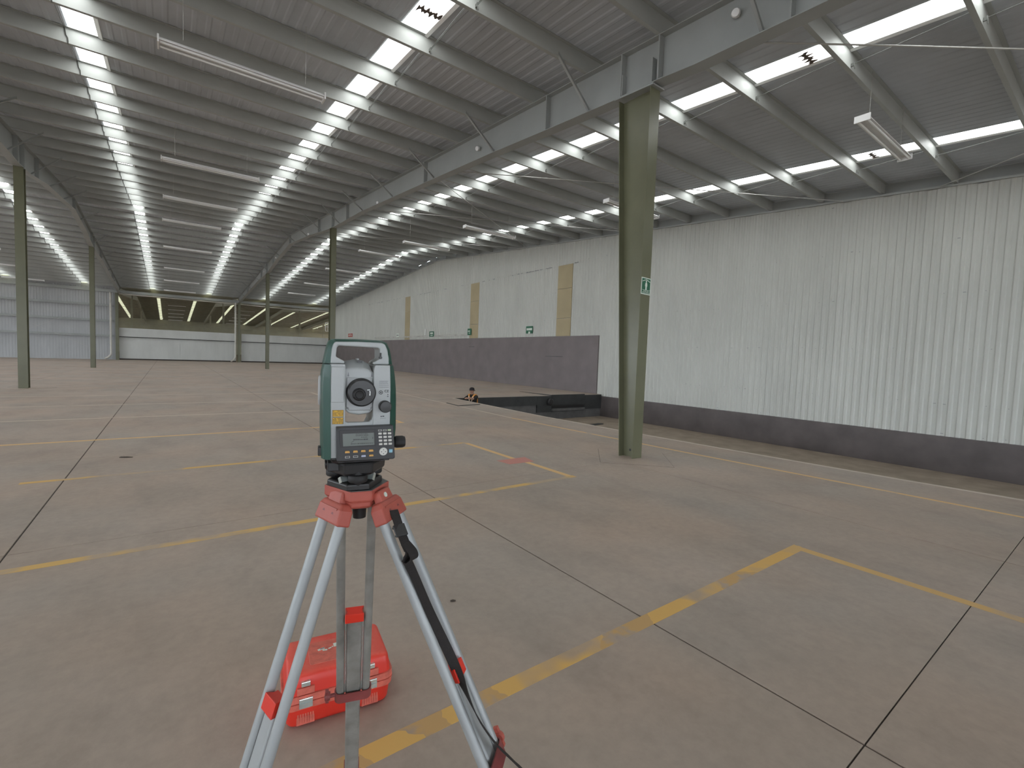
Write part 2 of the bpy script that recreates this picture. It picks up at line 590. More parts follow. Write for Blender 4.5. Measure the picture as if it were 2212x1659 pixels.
def ribbed(name, m, width=1.0, height=1.0, depth=0.026, ribs=5):
    """trapezoid-ribbed sheet: along +y, up +z, ribs toward -x"""
    p = width / ribs
    pr = []
    for k in range(ribs):
        for u, d in ((0.0, 0), (0.42, 0), (0.56, depth), (0.86, depth)):
            pr.append((k * p + u * p, -d))
    pr.append((width, 0.0))
    s = MB()
    n = len(pr)
    s.v = [(x, y, 0) for y, x in pr] + [(x, y, height) for y, x in pr]
    s.f = [(i, i + 1, n + i + 1, n + i) for i in range(n - 1)]
    return s.mesh(name, m)


wr = MB()
wr.b(XR + 0.05, XR + 0.3, Y0, YE + 0.2, -1.25, 9.0)
wall_right = obj('wall_right', wr, m_wall, kind='structure')
me_panel = ribbed('wall_panel', m_wall)


def panel_run(y0, y1, z0, ztop, parent, me=None, x=XR, w0=1.0):
    n = max(1, round((y1 - y0) / w0))
    w_ = (y1 - y0) / n
    for k in range(n):
        ya = y0 + k * w_
        zt = ztop(ya + w_ / 2)
        part('wall_panel', me or me_panel, parent, (x + random.uniform(-0.005, 0.005), ya, z0 + random.uniform(-0.006, 0.006)), (1, w_ + 0.004, zt - z0))


top = lambda y: min(zb(y), zb(y + 0.5), zb(y - 0.5)) - 0.02
panel_run(Y0, 15.8, -0.10, top, wall_right)
BE = [(17.85, 19.0), (26.87, 28.0), (38.02, 39.12)]
yy = 15.8
for a_, c_ in BE:
    panel_run(yy, a_, 2.80, lambda y: 6.62, wall_right)
    yy = c_
panel_run(yy, YE, 2.80, lambda y: 6.62, wall_right)
panel_run(15.8, YE, 6.60, top, wall_right, x=XR - 0.012)
for a_, c_ in BE:
    for z0, z1 in ((2.86, 3.79), (3.81, 5.35), (5.37, 6.60)):
        obj('infill_panel', MB().b(XR - 0.012, XR + 0.04, a_ + 0.02, c_ - 0.02, z0, z1), m_beige, wall_right, 'structure')
# painted masonry below the sheets
obj('masonry_base', MB().b(XR - 0.07, XR + 0.04, 15.8, YE, -0.13, 2.85), m_dark, wall_right, 'structure')
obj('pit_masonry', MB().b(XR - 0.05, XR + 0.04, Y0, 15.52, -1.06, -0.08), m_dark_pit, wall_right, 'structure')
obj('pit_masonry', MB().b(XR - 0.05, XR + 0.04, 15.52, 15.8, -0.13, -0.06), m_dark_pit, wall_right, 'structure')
# rows of fasteners
fs = MB()
for z in (0.0, 0.80, 2.28, 3.75, 5.20, 6.66):
    for k in range(int((YE - Y0) / 0.2)):
        y = Y0 + 0.2 * k + 0.14
        if random.random() < 0.74 or (y > 15.8 and z < 2.9) or z > zb(y) - 0.2:
            continue
        if any(a_ < y < c_ for a_, c_ in BE):
            continue
        fs.box((XR - 0.036, y, z + random.uniform(-0.02, 0.02)), (0.010, 0.018 + 0.04 * (random.random() < 0.25), 0.012))
for k in range(70):
    y = random.uniform(16.5, 50)
    if any(a_ - 0.2 < y < c_ + 0.2 for a_, c_ in BE):
        continue
    fs.box((XR - 0.036, y, 6.60 + random.uniform(-0.015, 0.01)), (0.012, random.uniform(0.05, 0.28), 0.025))
obj('fastener_row', fs, m_ink_grey, wall_right, 'stuff')


def scuff_mat():
    m, nt, b = new_mat('scuffed_wall_band')
    f = noise_w(nt, 1.4, 8, 0.75, (1, 1, 3.5))
    nt.links.new(ramp(nt, f, [(0.45, (0.51, 0.51, 0.47)), (0.66, (0.32, 0.295, 0.265))]), b.inputs['Base Color'])
    b.inputs['Roughness'].default_value = 0.6
    return m


m_scuff = scuff_mat()
obj('patch_board', MB().b(XR - 0.045, XR - 0.033, 28.3, 46.5, 3.05, 3.16), m_scuff, wall_right, 'structure')
# shallow marks on the plum band
for y, z in ((18.3, 1.75), (19.0, 1.75), (27.2, 2.25)):
    obj('masonry_patch', MB().b(XR - 0.078, XR - 0.068, y, y + 0.7, z, z + 0.035), m_dock_grey, wall_right, 'structure')
# eave band above the trim, set back between the purlins
eb = MB()
for y0, y1 in ((Y0, YR), (YR, YE)):
    n = 60
    for k in range(n):
        a_, c_ = y0 + (y1 - y0) * k / n, y0 + (y1 - y0) * (k + 1) / n
        eb.loft([[(XR + 0.03, a_, zb(a_) - 0.06), (XR + 0.05, a_, zb(a_) - 0.06), (XR + 0.05, a_, zb(a_) + PUR), (XR + 0.03, a_, zb(a_) + PUR)],
                 [(XR + 0.03, c_, zb(c_) - 0.06), (XR + 0.05, c_, zb(c_) - 0.06), (XR + 0.05, c_, zb(c_) + PUR), (XR + 0.03, c_, zb(c_) + PUR)]])
obj('eave_band', eb, m_rafter, wall_right, 'structure')
tr = MB()
for ya, yc in ((Y0, YR), (YR, YE)):
    tr.loft([[(XR - 0.09, y, zb(y) - 0.075), (XR - 0.02, y, zb(y) - 0.075), (XR - 0.02, y, zb(y) - 0.02), (XR - 0.09, y, zb(y) - 0.02)] for y in (ya, yc)])
trim = obj('trim_1', tr, m_purlin, kind='structure')

# ------------------------------------------------------------------ far wall with gates, other walls
wf = MB()
wf.b(XL, -4.25, YE + 0.06, YE + 0.25, -0.1, 7.40)
wall_far = obj('wall_far', wf, m_wall_far, kind='structure')
me_far = ribbed('far_wall_panel', m_wall_far)
for tier, (z0, z1) in enumerate(((0.0, 3.77), (3.75, 7.10))):
    for k in range(20):
        xa = -4.42 - (k + 1) * 1.02
        o = part('wall_panel', me_far, wall_far, (xa, YE + 0.05 - 0.01 * tier, z0), (1, 1.02, z1 - z0), (0, 0, -math.pi / 2))
        o.location.x = xa
for z in (2.27, 3.76, 5.24):
    g = MB()
    g.b(XL, -4.40, YE - 0.17, YE + 0.0, z - 0.01, z + 0.0)
    g.b(XL, -4.40, YE - 0.17, YE - 0.16, z, z + 0.16)
    g.b(XL, -4.40, YE - 0.17, YE + 0.0, z + 0.16, z + 0.17)
    obj('girt', g, m_rafter, wall_far, 'structure')
obj('eave_beam', MB().b(XL, XR, YE - 0.08, YE + 0.08, 6.66, 6.92).b(XL, XR, YE - 0.14, YE + 0.14, 6.64, 6.66), m_purlin, wall_far, 'structure')
obj('eave_pipe', MB().tube([(-4, YE - 0.2, 6.55), (6.2, YE - 0.2, 6.5), (12, YE - 0.2, 6.4), (16.5, YE - 0.2, 6.5)], 0.05), m_pipe, wall_far, 'structure')
me_door = ribbed('door_sheet', m_door, depth=0.02)
for di, (xa, xm, xb) in enumerate(((-4.02, 0.94, 6.08), (6.62, 11.47, XR - 0.1))):
    d = link('door_%d' % (di + 1), MB().b(xa, xb, YE + 0.04, YE + 0.10, 0.14, 3.18).mesh('door', m_door), None, 'structure')
    for p0, p1 in ((xa, xm - 0.02), (xm + 0.02, xb)):
        n = round(p1 - p0)
        leaf = link('door_leaf', MB().b(p0, p1, YE + 0.0, YE + 0.04, 0.13, 2.28).mesh('door_leaf', m_door), d, 'structure')
        for k in range(n):
            w_ = (p1 - p0) / n
            o = part('door_sheet', me_door, leaf, (p0 + k * w_, YE - 0.002, 0.13), (1, w_, 2.14), (0, 0, -math.pi / 2))
            o.location.x = p0 + k * w_
    n = round(xb - xa)
    fa = link('fascia', MB().b(xa, xb, YE - 0.16, YE - 0.10, 2.34, 3.20).mesh('fascia', m_door), d, 'structure')
    obj('door_rail', MB().b(xa, xb, YE - 0.12, YE + 0.0, 2.27, 2.34), m_black, d, 'structure')
    obj('gap_shade', MB().b(xa, xb, YE - 0.06, YE + 0.12, 0.001, 0.13), m_joint, d, 'structure')  # dark strip standing in for the shaded gap below the leaves
lw = MB().b(XL - 0.2, XL, Y0, Y2E, 4.9, 9.2)
for k in range(17):
    lw.b(XL - 0.2, XL, Y0 + 8.25 * k, Y0 + 8.25 * k + (3.0 if k != 8 else 10.5), -0.2, 4.9)
wl = obj('wall_left', lw, m_wall_far, kind='structure')        # unseen open bays, added to let more daylight in
obj('floor', MB().b(XL - 40, XL - 0.2, Y0 - 0.2, Y2E, -1.4, -1.2), m_pit, kind='structure')
bw = MB().b(XL - 0.2, XR + 0.3, Y0 - 0.2, Y0, 4.6, 7.0)
for xa, xb in ((XL - 0.2, -14.5), (-9.5, -4.0), (1.0, 6.3), (14.5, XR + 0.3)):
    bw.b(xa, xb, Y0 - 0.2, Y0, -1.3, 4.6)
bw.b(-14.5, -9.5, Y0 - 0.2, Y0, -1.3, -0.13).b(-4.0, 1.0, Y0 - 0.2, Y0, -1.3, -0.13).b(6.3, 14.5, Y0 - 0.2, Y0, -1.3, -1.1)
wbk = obj('wall_back', bw, m_wall, kind='structure')      # three unseen open doors, added behind the camera for extra daylight
obj('floor', MB().b(-45, 45, Y0 - 40, Y0 - 0.2, -1.4, -1.2), m_pit, kind='structure')

# hall behind the gates
f2 = obj('floor', MB().b(XL, 36, YE + 0.2, Y2E + 0.2, -0.3, -0.01), m_pit, kind='structure')
wn = obj('wall_north', MB().b(XL, 36, Y2E, Y2E + 0.2, -0.3, 7.4), m_khaki_wall, kind='structure')
for z in (2.9, 4.4, 5.95):
    g = MB().b(XL, 36, Y2E - 0.2, Y2E, z, z + 0.015).b(XL, 36, Y2E - 0.2, Y2E - 0.18, z, z + 0.2)
    obj('girt', g, m_khaki, wn, 'structure')
ew = MB().b(36, 36.2, YE, Y2E, 4.9, 9.2)
for k in range(9):
    ew.b(36, 36.2, YE + 8.25 * k, min(Y2E, YE + 8.25 * k + 3.0), -0.3, 4.9)  # openings between piers added out of view to daylight this hall
we = obj('wall_east', ew, m_khaki_wall, kind='structure')
obj('floor', MB().b(36.2, 75, YE - 10, Y2E, -1.4, -1.2), m_pit, kind='structure')
ws = obj('wall_south', MB().b(XR + 0.3, 36, YE + 0.0, YE + 0.2, -0.3, 7.4), m_khaki_wall, kind='structure')

# ------------------------------------------------------------------ roof
def roof(y0, y1, strips, x0, x1, m, msky, pitch=0.21, panel_name='skylight', step=1.585, off=None, purlin_m=m_purlin, pane_len=None, PUR=PUR):
    """one roof slope: ribbed sheets between the skylight strips, purlins, panes"""
    s = MB()
    cuts = [x0] + [v for c in strips for v in (c - SW, c + SW)] + [x1]
    for a_, c_ in zip(cuts[::2], cuts[1::2]):
        n = max(1, round((c_ - a_) / pitch))
        p = (c_ - a_) / n
        pr = [(a_, 0)]
        for k in range(n):
            for u, d in ((0.50, 0), (0.62, -0.011), (0.86, -0.011), (0.98, 0)):
                pr.append((a_ + (k + u) * p, d))
        pr.append((c_, 0))
        base = len(s.v)
        m_ = len(pr)
        for y in (y0, y1):
            s.v += [(x, y, zb(y) + PUR + 0.015 + d) for x, d in pr]
        s.f += [(base + i, base + i + 1, base + m_ + i + 1, base + m_ + i) for i in range(m_ - 1)]
    # outer skin closing the roof above
    s.add([(x0, y0, zb(y0) + 0.42), (x1, y0, zb(y0) + 0.42), (x1, y1, zb(y1) + 0.42), (x0, y1, zb(y1) + 0.42)], [(0, 1, 2, 3)])
    c = obj('ceiling', s, m, kind='structure')
    slope = (zb(y1) - zb(y0)) / (y1 - y0)
    pm = MB()
    pm.b(x0, x1, -0.004, 0.004, 0, PUR)
    pm.b(x0, x1, 0.004, 0.065, 0, 0.005)
    pm.b(x0, x1, 0.060, 0.065, 0.005, 0.022)
    pm.b(x0, x1, -0.065, -0.004, PUR - 0.005, PUR)
    pme = pm.mesh('purlin', purlin_m)
    L = pane_len or step
    hl = L / 2 - 0.004
    qm = MB()
    qm.loft([[(-SW + 0.01, y, z + slope * y) for z in (0, 0.02)][::-1] + [(SW - 0.06, y, z + slope * y) for z in (0, 0.02)] for y in (-hl, hl)])
    qme = qm.mesh(panel_name, msky)
    fm = MB()
    fm.loft([[(SW - 0.055, y, -0.012 + slope * y), (SW + 0.01, y, -0.03 + slope * y), (SW + 0.02, y, 0.0 + slope * y), (SW - 0.05, y, 0.012 + slope * y)] for y in (-hl, hl)])
    fme = fm.mesh('skylight_frame', m_tube_glass)
    yk = y0 + (off or 0.0)
    pys = []
    while yk < y1 - 0.05:
        part('purlin', pme, c, (0, yk, zb(yk)))
        pys.append(yk)
        yk += step
    ym = y0 + (off or 0.0) + L / 2 - (step if (off or 0) > 0.4 else 0)
    while ym < y1 - L * 0.35:
        if ym < -1.6:            # no translucent sheets over the end bay
            ym += L
            continue
        for x in strips:
            part(panel_name, qme, c, (x, ym, zb(ym) + PUR + 0.012))
            if -7 < x < 16 and y1 < 62:
                part('skylight_frame', fme, c, (x, ym, zb(ym) + PUR + 0.01))
        ym += L
    return c, pys


P0Y = 11.19 - 1.585 * 15      # purlin line that the photograph's ones continue
near, py_near = roof(Y0, YR, STRIPS, XL, XR + 0.03, m_roof, m_sky, off=(P0Y - Y0) % 1.585)
far, py_far = roof(YR, YE, STRIPS, XL, XR + 0.03, m_roof, m_sky, off=0.55)
roof(YE, Y2R, STRIPS2, XL, 36, m_roof_far, m_sky_far, off=0.6, purlin_m=m_khaki, pane_len=3.17, PUR=0.15)
roof(Y2R, Y2E, STRIPS2, XL, 36, m_roof_far, m_sky_far, off=0.6, purlin_m=m_khaki, PUR=0.06)
obj('ridge_cap', MB().b(XL, XR, YR - 0.12, YR + 0.12, ZR + PUR - 0.005, ZR + PUR + 0.02), m_roof, near, 'structure')

# sag bars beside the strips, one per purlin bay; bolt tails at their lower ends
for x, side in ((-1.3, -1), (3.5, 1), (8.93, 1), (14.27, 1), (-6.45, -1)):
    xx = x + side * (SW + 0.05)
    for pys, root in ((py_near, near), (py_far, far)):
        meshes = {}
        for ya, yc in zip(pys, pys[1:]):
            if ya < 0 and root is near:
                continue
            dz = zb(ya) - zb(yc)
            if 'm' not in meshes:
                s = MB()
                if side > 0:
                    s.box((0, -0.02, 0.06), (0.02, 0.05, 0.05))
                    s.tube([(0, -0.045, 0.10), (0.0, -0.055, 0.03), (0.012, -0.06, -0.015)], 0.009, 5)
                    s.tube([(0, -0.01, 0.07), (0, ya - yc + 0.01, dz + PUR - 0.03)], 0.006, 5)
                    s.tube([(0.03, -0.01, 0.09), (0.03, ya - yc + 0.01, dz + PUR - 0.015)], 0.0045, 5)
                    mm = m_sag
                else:
                    s.tube([(0, -0.012, PUR - 0.01), (0.02, -0.02, 0.14), (0.045, -0.02, 0.09), (0.05, -0.02, 0.0), (0.055, -0.02, -0.02)], 0.011, 5)
                    s.tube([(0, -0.012, PUR - 0.01), (0, ya - yc + 0.02, dz + PUR - 0.03)], 0.006, 5)
                    mm = m_hook
                meshes['m'] = s.mesh('sag_rod', mm)
            part('sag_rod', meshes['m'], root, (xx, yc, zb(yc)))
# torn, dirty laps that cross some panes
for x, y in ((3.5, 7.36), (8.93, 3.80), (-1.3, 18.25), (3.5, 18.2), (8.93, 14.6), (14.27, 4.4), (14.27, 15.2), (-1.3, 27.2), (3.5, 28.2), (8.93, 25.4), (-6.45, 18.3)):
    s = MB()
    n = 30
    rings = []
    ph = random.uniform(0, 6)
    for k in range(n + 1):
        u = -SW + 0.02 + (2 * SW - 0.09) * k / n
        wv = 0.030 * math.sin(k * 0.75 + ph) + 0.016 * math.sin(k * 1.7 + 2 * ph)
        th = 0.048 + 0.022 * math.sin(k * 1.1 + ph) + random.uniform(-0.004, 0.006)
        z0 = zb(y + wv) + PUR - 0.022
        rings.append([(x + u, y + wv - th, z0), (x + u, y + wv + th, z0), (x + u, y + wv + th, z0 + 0.008), (x + u, y + wv - th, z0 + 0.008)])
    s.loft(rings)
    obj('sheet_lap', s, m_dirty_lap, near, 'structure')

# ------------------------------------------------------------------ steel frames
def column(fx, fy, top_z, label, m=m_column, d0=0.28, d1=0.28, wd=0.24, group='steel columns'):
    t = thing('steel_column', label, 'column', (fx, fy, 0), 0, group)
    h = wd / 2
    s = MB().loft([[(-h, -0.14, 0.0), (h, -0.14, 0), (h, -0.128, 0), (-h, -0.128, 0)], [(-h, -0.14, top_z), (h, -0.14, top_z), (h, -0.128, top_z), (-h, -0.128, top_z)]])
    obj('flange', s, m, t)
    ya, yc = -0.14 + d0, -0.14 + d1
    s = MB().loft([[(-h, ya - 0.012, 0), (h, ya - 0.012, 0), (h, ya, 0), (-h, ya, 0)], [(-h, yc - 0.012, top_z), (h, yc - 0.012, top_z), (h, yc, top_z), (-h, yc, top_z)]])
    obj('flange', s, m, t)
    s = MB().loft([[(-0.005, -0.128, 0), (0.005, -0.128, 0), (0.005, ya - 0.012, 0), (-0.005, ya - 0.012, 0)], [(-0.005, -0.128, top_z), (0.005, -0.128, top_z), (0.005, yc - 0.012, top_z), (-0.005, yc - 0.012, top_z)]])
    obj('web', s, m, t)
    return t


A_BOT = [(Y0 + 0.2, 0.60), (-8, 0.62), (2.0, 0.66), (4.2, 0.72), (4.85, 0.70), (5.75, 0.72), (7.6, 0.70), (9.7, 0.66), (13.3, 0.64), (19, 0.62), (22.6, 0.74), (24.2, 0.74), (27.5, 0.62), (32.9, 0.58), (38, 0.62), (41.0, 0.80), (42.6, 0.80), (46, 0.62), (53, 0.60), (60.6, 0.58)]


def rafter(fx, prof, label, stiff, braces, side, m=m_rafter, bulbs=None):
    t = thing('roof_rafter', label, 'beam', (fx, 0, 0))
    s = MB().loft([[(-0.006, y, zb(y) - d + 0.012), (0.006, y, zb(y) - d + 0.012), (0.006, y, zb(y) - 0.014), (-0.006, y, zb(y) - 0.014)] for y, d in prof])
    obj('web', s, m, t)
    s = MB().loft([[(-0.12, y, zb(y) - d), (0.12, y, zb(y) - d), (0.12, y, zb(y) - d + 0.013), (-0.12, y, zb(y) - d + 0.013)] for y, d in prof])
    obj('bottom_flange', s, m, t)
    s = MB().loft([[(-0.12, y, zb(y) - 0.014), (0.12, y, zb(y) - 0.014), (0.12, y, zb(y) - 0.001), (-0.12, y, zb(y) - 0.001)] for y, d in prof])
    obj('top_flange', s, m, t)

    def dep(y):
        for (ya, da), (yc, dc) in zip(prof, prof[1:]):
            if ya <= y <= yc:
                return da + (dc - da) * (y - ya) / (yc - ya)
        return 0.6
    for y in stiff:
        d = dep(y)
        obj('stiffener', MB().b(-0.12, 0.12, y - 0.012, y + 0.012, zb(y) - d + 0.005, zb(y) - 0.008), m, t)
    for y in braces:
        d = dep(y)
        p0 = Vector((side * 0.85, y, zb(y) + 0.02))
        p1 = Vector((side * 0.03, y + 0.02, zb(y) - d + 0.05))
        dirv = (p1 - p0)
        br = MB()
        br.loft([[p + Vector((0, -0.025, 0)), p + Vector((0, 0.025, 0)), p + Vector((0, 0.025, 0.012)), p + Vector((0, -0.025, 0.012))] for p in (p0, p1)])
        br.loft([[p + Vector((0, -0.025, 0)), p + Vector((0, -0.018, 0)), p + Vector((0, -0.018, 0.05)), p + Vector((0, -0.025, 0.05))] for p in (p0, p1)])
        obj('flange_brace', br, m, t)
    return t, dep


NB = [py for py in py_near if py > -2]
ra, depA = rafter(FRAME_A, A_BOT, 'long grey tapered steel roof beam carried by the near olive column with the green sign', [2.9, 4.86, 5.62, 7.6, 13.3, 21, 23.25, 25.8, 33, 39, 41.8, 44.5, 53], NB[1::2] + py_far[2::3], -1)
B_BOT = [(y, d) for y, d in A_BOT if y > 4.3]
B_BOT = [(Y0 + 0.2, 0.6), (18.5, 0.62), (21.7, 0.84), (23.4, 0.84), (26.0, 0.64), (32.9, 0.58), (37, 0.62), (39.6, 0.80), (41.3, 0.80), (45, 0.62), (53, 0.60), (60.6, 0.58)]
rb, depB = rafter(FRAME_B, B_BOT, 'grey tapered steel roof beam at the left, over the thick left column', [13.3, 21.6, 22.45, 24.6, 33, 39.7, 40.6, 44.5, 53], NB[::2] + py_far[1::3], 1)

c_top = zb(5.2) - 0.72
near_col = column(FRAME_A, 5.115, c_top - 0.03, 'near olive steel column tapering to the floor with a green sign on its flange', d0=0.29, d1=0.66)
s = MB().loft([[(-0.15, -0.20, c_top - 0.055), (0.15, -0.20, c_top - 0.055), (0.15, -0.20, c_top - 0.03), (-0.15, -0.20, c_top - 0.03)], [(-0.15, 0.60, c_top + 0.007), (0.15, 0.60, c_top + 0.007), (0.15, 0.60, c_top + 0.032), (-0.15, 0.60, c_top + 0.032)]])
obj('cap_plate', s, m_rafter, near_col)
obj('gusset', MB().b(-0.11, -0.006, -0.14, -0.12, c_top + 0.02, c_top + 0.40), m_rafter, near_col)
obj('gusset', MB().b(-0.11, -0.006, 0.47, 0.49, c_top + 0.06, c_top + 0.40), m_rafter, near_col)
obj('weep_hole', MB().cyl((-0.008, 0.0, 0.12), (-0.006, 0.0, 0.12), 0.022, 14), m_black, near_col)

cols = [(FRAME_A, 23.4, zb(23.4) - depA(23.4), 'slim olive steel column standing just behind the surveying instrument'),
        (FRAME_A, 41.8, zb(41.8) - depA(41.8), 'slender distant olive column standing in front of the right gate'),
        (FRAME_A, 60.6, zb(60.6) - depA(60.6), 'far olive steel column between the two pale gates, beside a white downpipe'),
        (FRAME_B, 22.4, zb(22.4) - depB(22.4), 'thick olive steel column at the left edge of the hall'),
        (FRAME_B, 40.2, zb(40.2) - depB(40.2), 'second olive column on the left, in front of the grey girted wall'),
        (FRAME_B - 0.2, 60.6, zb(60.6) - depB(60.6), 'far olive steel column at the left end of the gates, beside a white downpipe')]
for x, y, z, lb in cols:
    column(x, y, z, lb)

# frames of the hall behind
PB2 = [(YE + 0.3, 0.6), (79.5, 0.7), (Y2R, 0.6), (106, 0.7), (Y2E - 0.3, 0.6)]
lb2 = {-14.2: 'khaki roof beam at the far left of the dim hall behind the gates', FRAME_B: 'khaki roof beam above the left gate in the dim hall behind', FRAME_A: 'khaki roof beam above the gap between the gates in the dim hall behind', 16.6: 'khaki roof beam above the right gate in the dim hall behind', 26.9: 'khaki roof beam at the right end of the dim hall behind'}
for fx in (-14.2, FRAME_B, FRAME_A, 16.6, 26.9):
    rafter(fx, PB2, lb2[fx], [79.5, 106], [], 1, m=m_khaki)
    for fy in (79.5, 106.0, 125.8):
        pos = {-14.2: 'far left', FRAME_B: 'left', FRAME_A: 'middle', 16.6: 'right', 26.9: 'far right'}[fx]
        rank = {79.5: 'nearest', 106.0: 'second', 125.8: 'last'}[fy]
        column(fx, fy, zb(fy) - (0.7 if fy < 110 else 0.6), 'khaki column in the dim hall behind the gates, %s along its %s roof beam' % (rank, pos), m=m_khaki, group='columns of the hall behind')

# security lamps on the rafters
for i, (y, dz) in enumerate(((3.65, 0.24), (10.31, 0.36), (17.3, 0.55), (28.0, 0.50), (37.8, 0.40), (43.0, 0.42))):
    t = thing('beam_lamp', 'small white round lamp clipped to the long roof beam, %s from the near end' % ('first second third fourth fifth sixth'.split()[i]), 'lamp', (FRAME_A - 0.006, y, zb(y) - dz), 0, 'lamps on the roof beam')
    obj('bracket', MB().box((-0.02, 0, 0.0), (0.04, 0.05, 0.07)), m_white, t)
    obj('lamp_head', MB().lathe([(0, 0.02), (0.01, 0.055), (0.045, 0.06), (0.07, 0.05), (0.08, 0.0)], (-0.035, 0, 0.0), (-0.85, -0.3, -0.25), 14), m_white, t, smooth=40)

# fluorescent fittings, unlit
def fitting_proto():
    t = thing('fluorescent_fitting', '', 'light fitting')
    s = MB().prism([(-0.045, 0.07), (0.045, 0.07), (0.115, 0.012), (0.115, 0.0), (0.03, 0.026), (-0.03, 0.026), (-0.115, 0.0), (-0.115, 0.012)], lambda u, v, q: (q, u, v), -1.22, 1.22)
    obj('housing', s, m_white, t)
    for y in (-0.068, 0.068):
        obj('tube', MB().cyl((-1.19, y, -0.012), (1.19, y, -0.012), 0.019, 10), m_tube_glass, t, smooth=40)
    for x in (-1.215, 1.215):
        obj('end_cap', MB().b(x - 0.012, x + 0.012, -0.12, 0.12, -0.04, 0.075), m_white, t)
    for x in (-0.9, 0.9):
        obj('hanger', MB().cyl((x, 0, 0.06), (x, 0, 0.66), 0.004, 6), m_rod, t)
    return t


fp = fitting_proto()
fits = []
for i, (x, y, z) in enumerate(((1.1, 9.3, 6.25), (1.06, 16.82, 6.86), (1.06, 22.56, 7.25), (0.98, 29.0, 7.75), (0.97, 35.3, 7.50), (0.95, 42.4, 7.18), (0.9, 48.7, 6.98), (0.85, 54.3, 6.68))):
    fits.append((x, y, z, 'unlit white twin-tube light fitting, %s from the near end of the middle bay row' % 'first second third fourth fifth sixth seventh last'.split()[i], 'light fittings in the middle bay'))
for i, (x, y, z) in enumerate(((11.0, 3.22, 6.0), (11.9, 10.0, 6.45), (10.62, 16.26, 6.70), (10.37, 21.6, 7.0), (10.3, 28.0, 7.6), (10.3, 35.3, 7.5), (10.3, 42.0, 7.18), (10.3, 48.5, 6.95))):
    fits.append((x, y, z, 'unlit twin-tube light fitting, %s from the near end beside the white wall' % 'first second third fourth fifth sixth seventh last'.split()[i], 'light fittings beside the white wall'))
for i, (x, y, z) in enumerate(((-9.65, 42.6, 7.2), (-9.65, 48.9, 6.95), (-9.65, 55.2, 6.65))):
    fits.append((x, y, z, 'unlit white twin-tube light fitting behind the thick left column, %s of its row' % 'first second last'.split()[i], 'light fittings in the left bay'))
for bay, (x, nm) in enumerate(((1.1, 'left'), (11.4, 'right'))):
    for i, y in enumerate((97.0, 103, 109, 115, 121)):
        fits.append((x, y, zb(y) - 0.5, 'light fitting in the dim hall behind the %s gate, %s of its row' % (nm, 'first second third fourth last'.split()[i]), 'light fittings in the hall behind'))
for i, (x, y, z, lb, g) in enumerate(fits):
    o = fp if i == 0 else copy_tree(fp)
    o.location = (x, y, z)
    tag(o, lb, 'light fitting', g, 'thing')
    hz = zb(y) + (PUR if y < 61 else 0.06) + 0.01 - z
    for ch in o.children:
        if ch.name.startswith('hanger'):
            ch.location.z = 0.06
            ch.scale.z = max(0.05, (hz - 0.07) / 0.66)

# bracing rods under the roof
rods = [((6.5, 4.15, 6.42), (16.6, -4.5, 5.92), 'long bare steel bracing rod crossing the roof at the top right'),
        ((16.7, 3.6, 6.62), (9.6, -4.4, 6.1), 'steel bracing rod running from the top of the white wall out of view'),
        ((6.5, 13.4, 7.30), (16.6, 5.8, 6.75), 'thin bracing rod ending on the white wall right of the near column'),
        ((6.5, 13.6, 7.30), (16.6, 21.5, 7.95), 'thin bracing rod slanting from the first roof beam splice to the wall'),
        ((6.5, 21.2, 7.95), (16.6, 13.8, 7.35), 'thin bracing rod ending at the wall above the widest beige strip'),
        ((6.5, 30.0, 8.6), (16.6, 22.0, 8.0), 'faint bracing rod under the roof, nearest the ridge'),
        ((-12.3, 60.75, 4.35), (-4.6, 60.75, 0.3), 'bracing rod on the grey girted wall falling towards the gates'),
        ((-14.0, 60.7, 0.6), (-6.4, 60.7, 4.9), 'bracing rod on the grey girted wall rising towards the gates')]
for a_, c_, lb in rods:
    o = obj('bracing_rod', MB().cyl(a_, c_, 0.012, 8), m_rod, smooth=50)
    tag(o, lb, 'rod', 'bracing rods', 'thing')

# downpipes
for x, lb in ((-4.62, 'white downpipe with kicked-out foot at the left end of the left gate'), (5.98, 'white downpipe with kicked-out foot between the two gates')):
    t = thing('downpipe', lb, 'pipe', (x, 60.5, 0), 0, 'downpipes')
    obj('pipe', MB().cyl((0, 0, 0.62), (0, 0, 6.6), 0.085, 14), m_pipe, t, smooth=40)
    obj('elbow', MB().tube([(0, 0, 0.66), (-0.02, -0.02, 0.5), (-0.22, -0.1, 0.22), (-0.45, -0.2, 0.09)], 0.09, 14), m_pipe, t, smooth=50)
    for z in (2.0, 5.6):
        obj('pipe_clip', MB().b(-0.1, 0.1, -0.1, 0.16, z, z + 0.05), m_rod, t)

# caged ladder head beside the gates
t = thing('ladder_cage', 'small white square-barred cage on the wall at the right end of the gates', 'cage', (15.95, 60.7, 4.05))
for z in (0, 0.52, 1.04):
    obj('rail', MB().b(-0.28, 0.28, -0.03, 0.03, z, z + 0.06), m_white, t)
for x in (-0.28, 0.0, 0.28):
    obj('bar', MB().b(x - 0.03, x + 0.03, -0.028, 0.028, 0.03, 1.07), m_white, t)
obj('wall_arm', MB().b(-0.03, 0.9, -0.02, 0.06, 0.5, 0.58), m_white, t)


# ------------------------------------------------------------------ signs
def text_mesh(body, size, name):
    cu = bpy.data.curves.new(name, 'FONT')
    cu.body = body
    cu.size = size
    cu.align_x = 'CENTER'
    cu.align_y = 'CENTER'
    cu.extrude = 0.0006
    o = bpy.data.objects.new(name, cu)
    COL.objects.link(o)
    dg = bpy.context.evaluated_depsgraph_get()
    me = bpy.data.meshes.new_from_object(o.evaluated_get(dg))
    bpy.data.objects.remove(o)
    return me


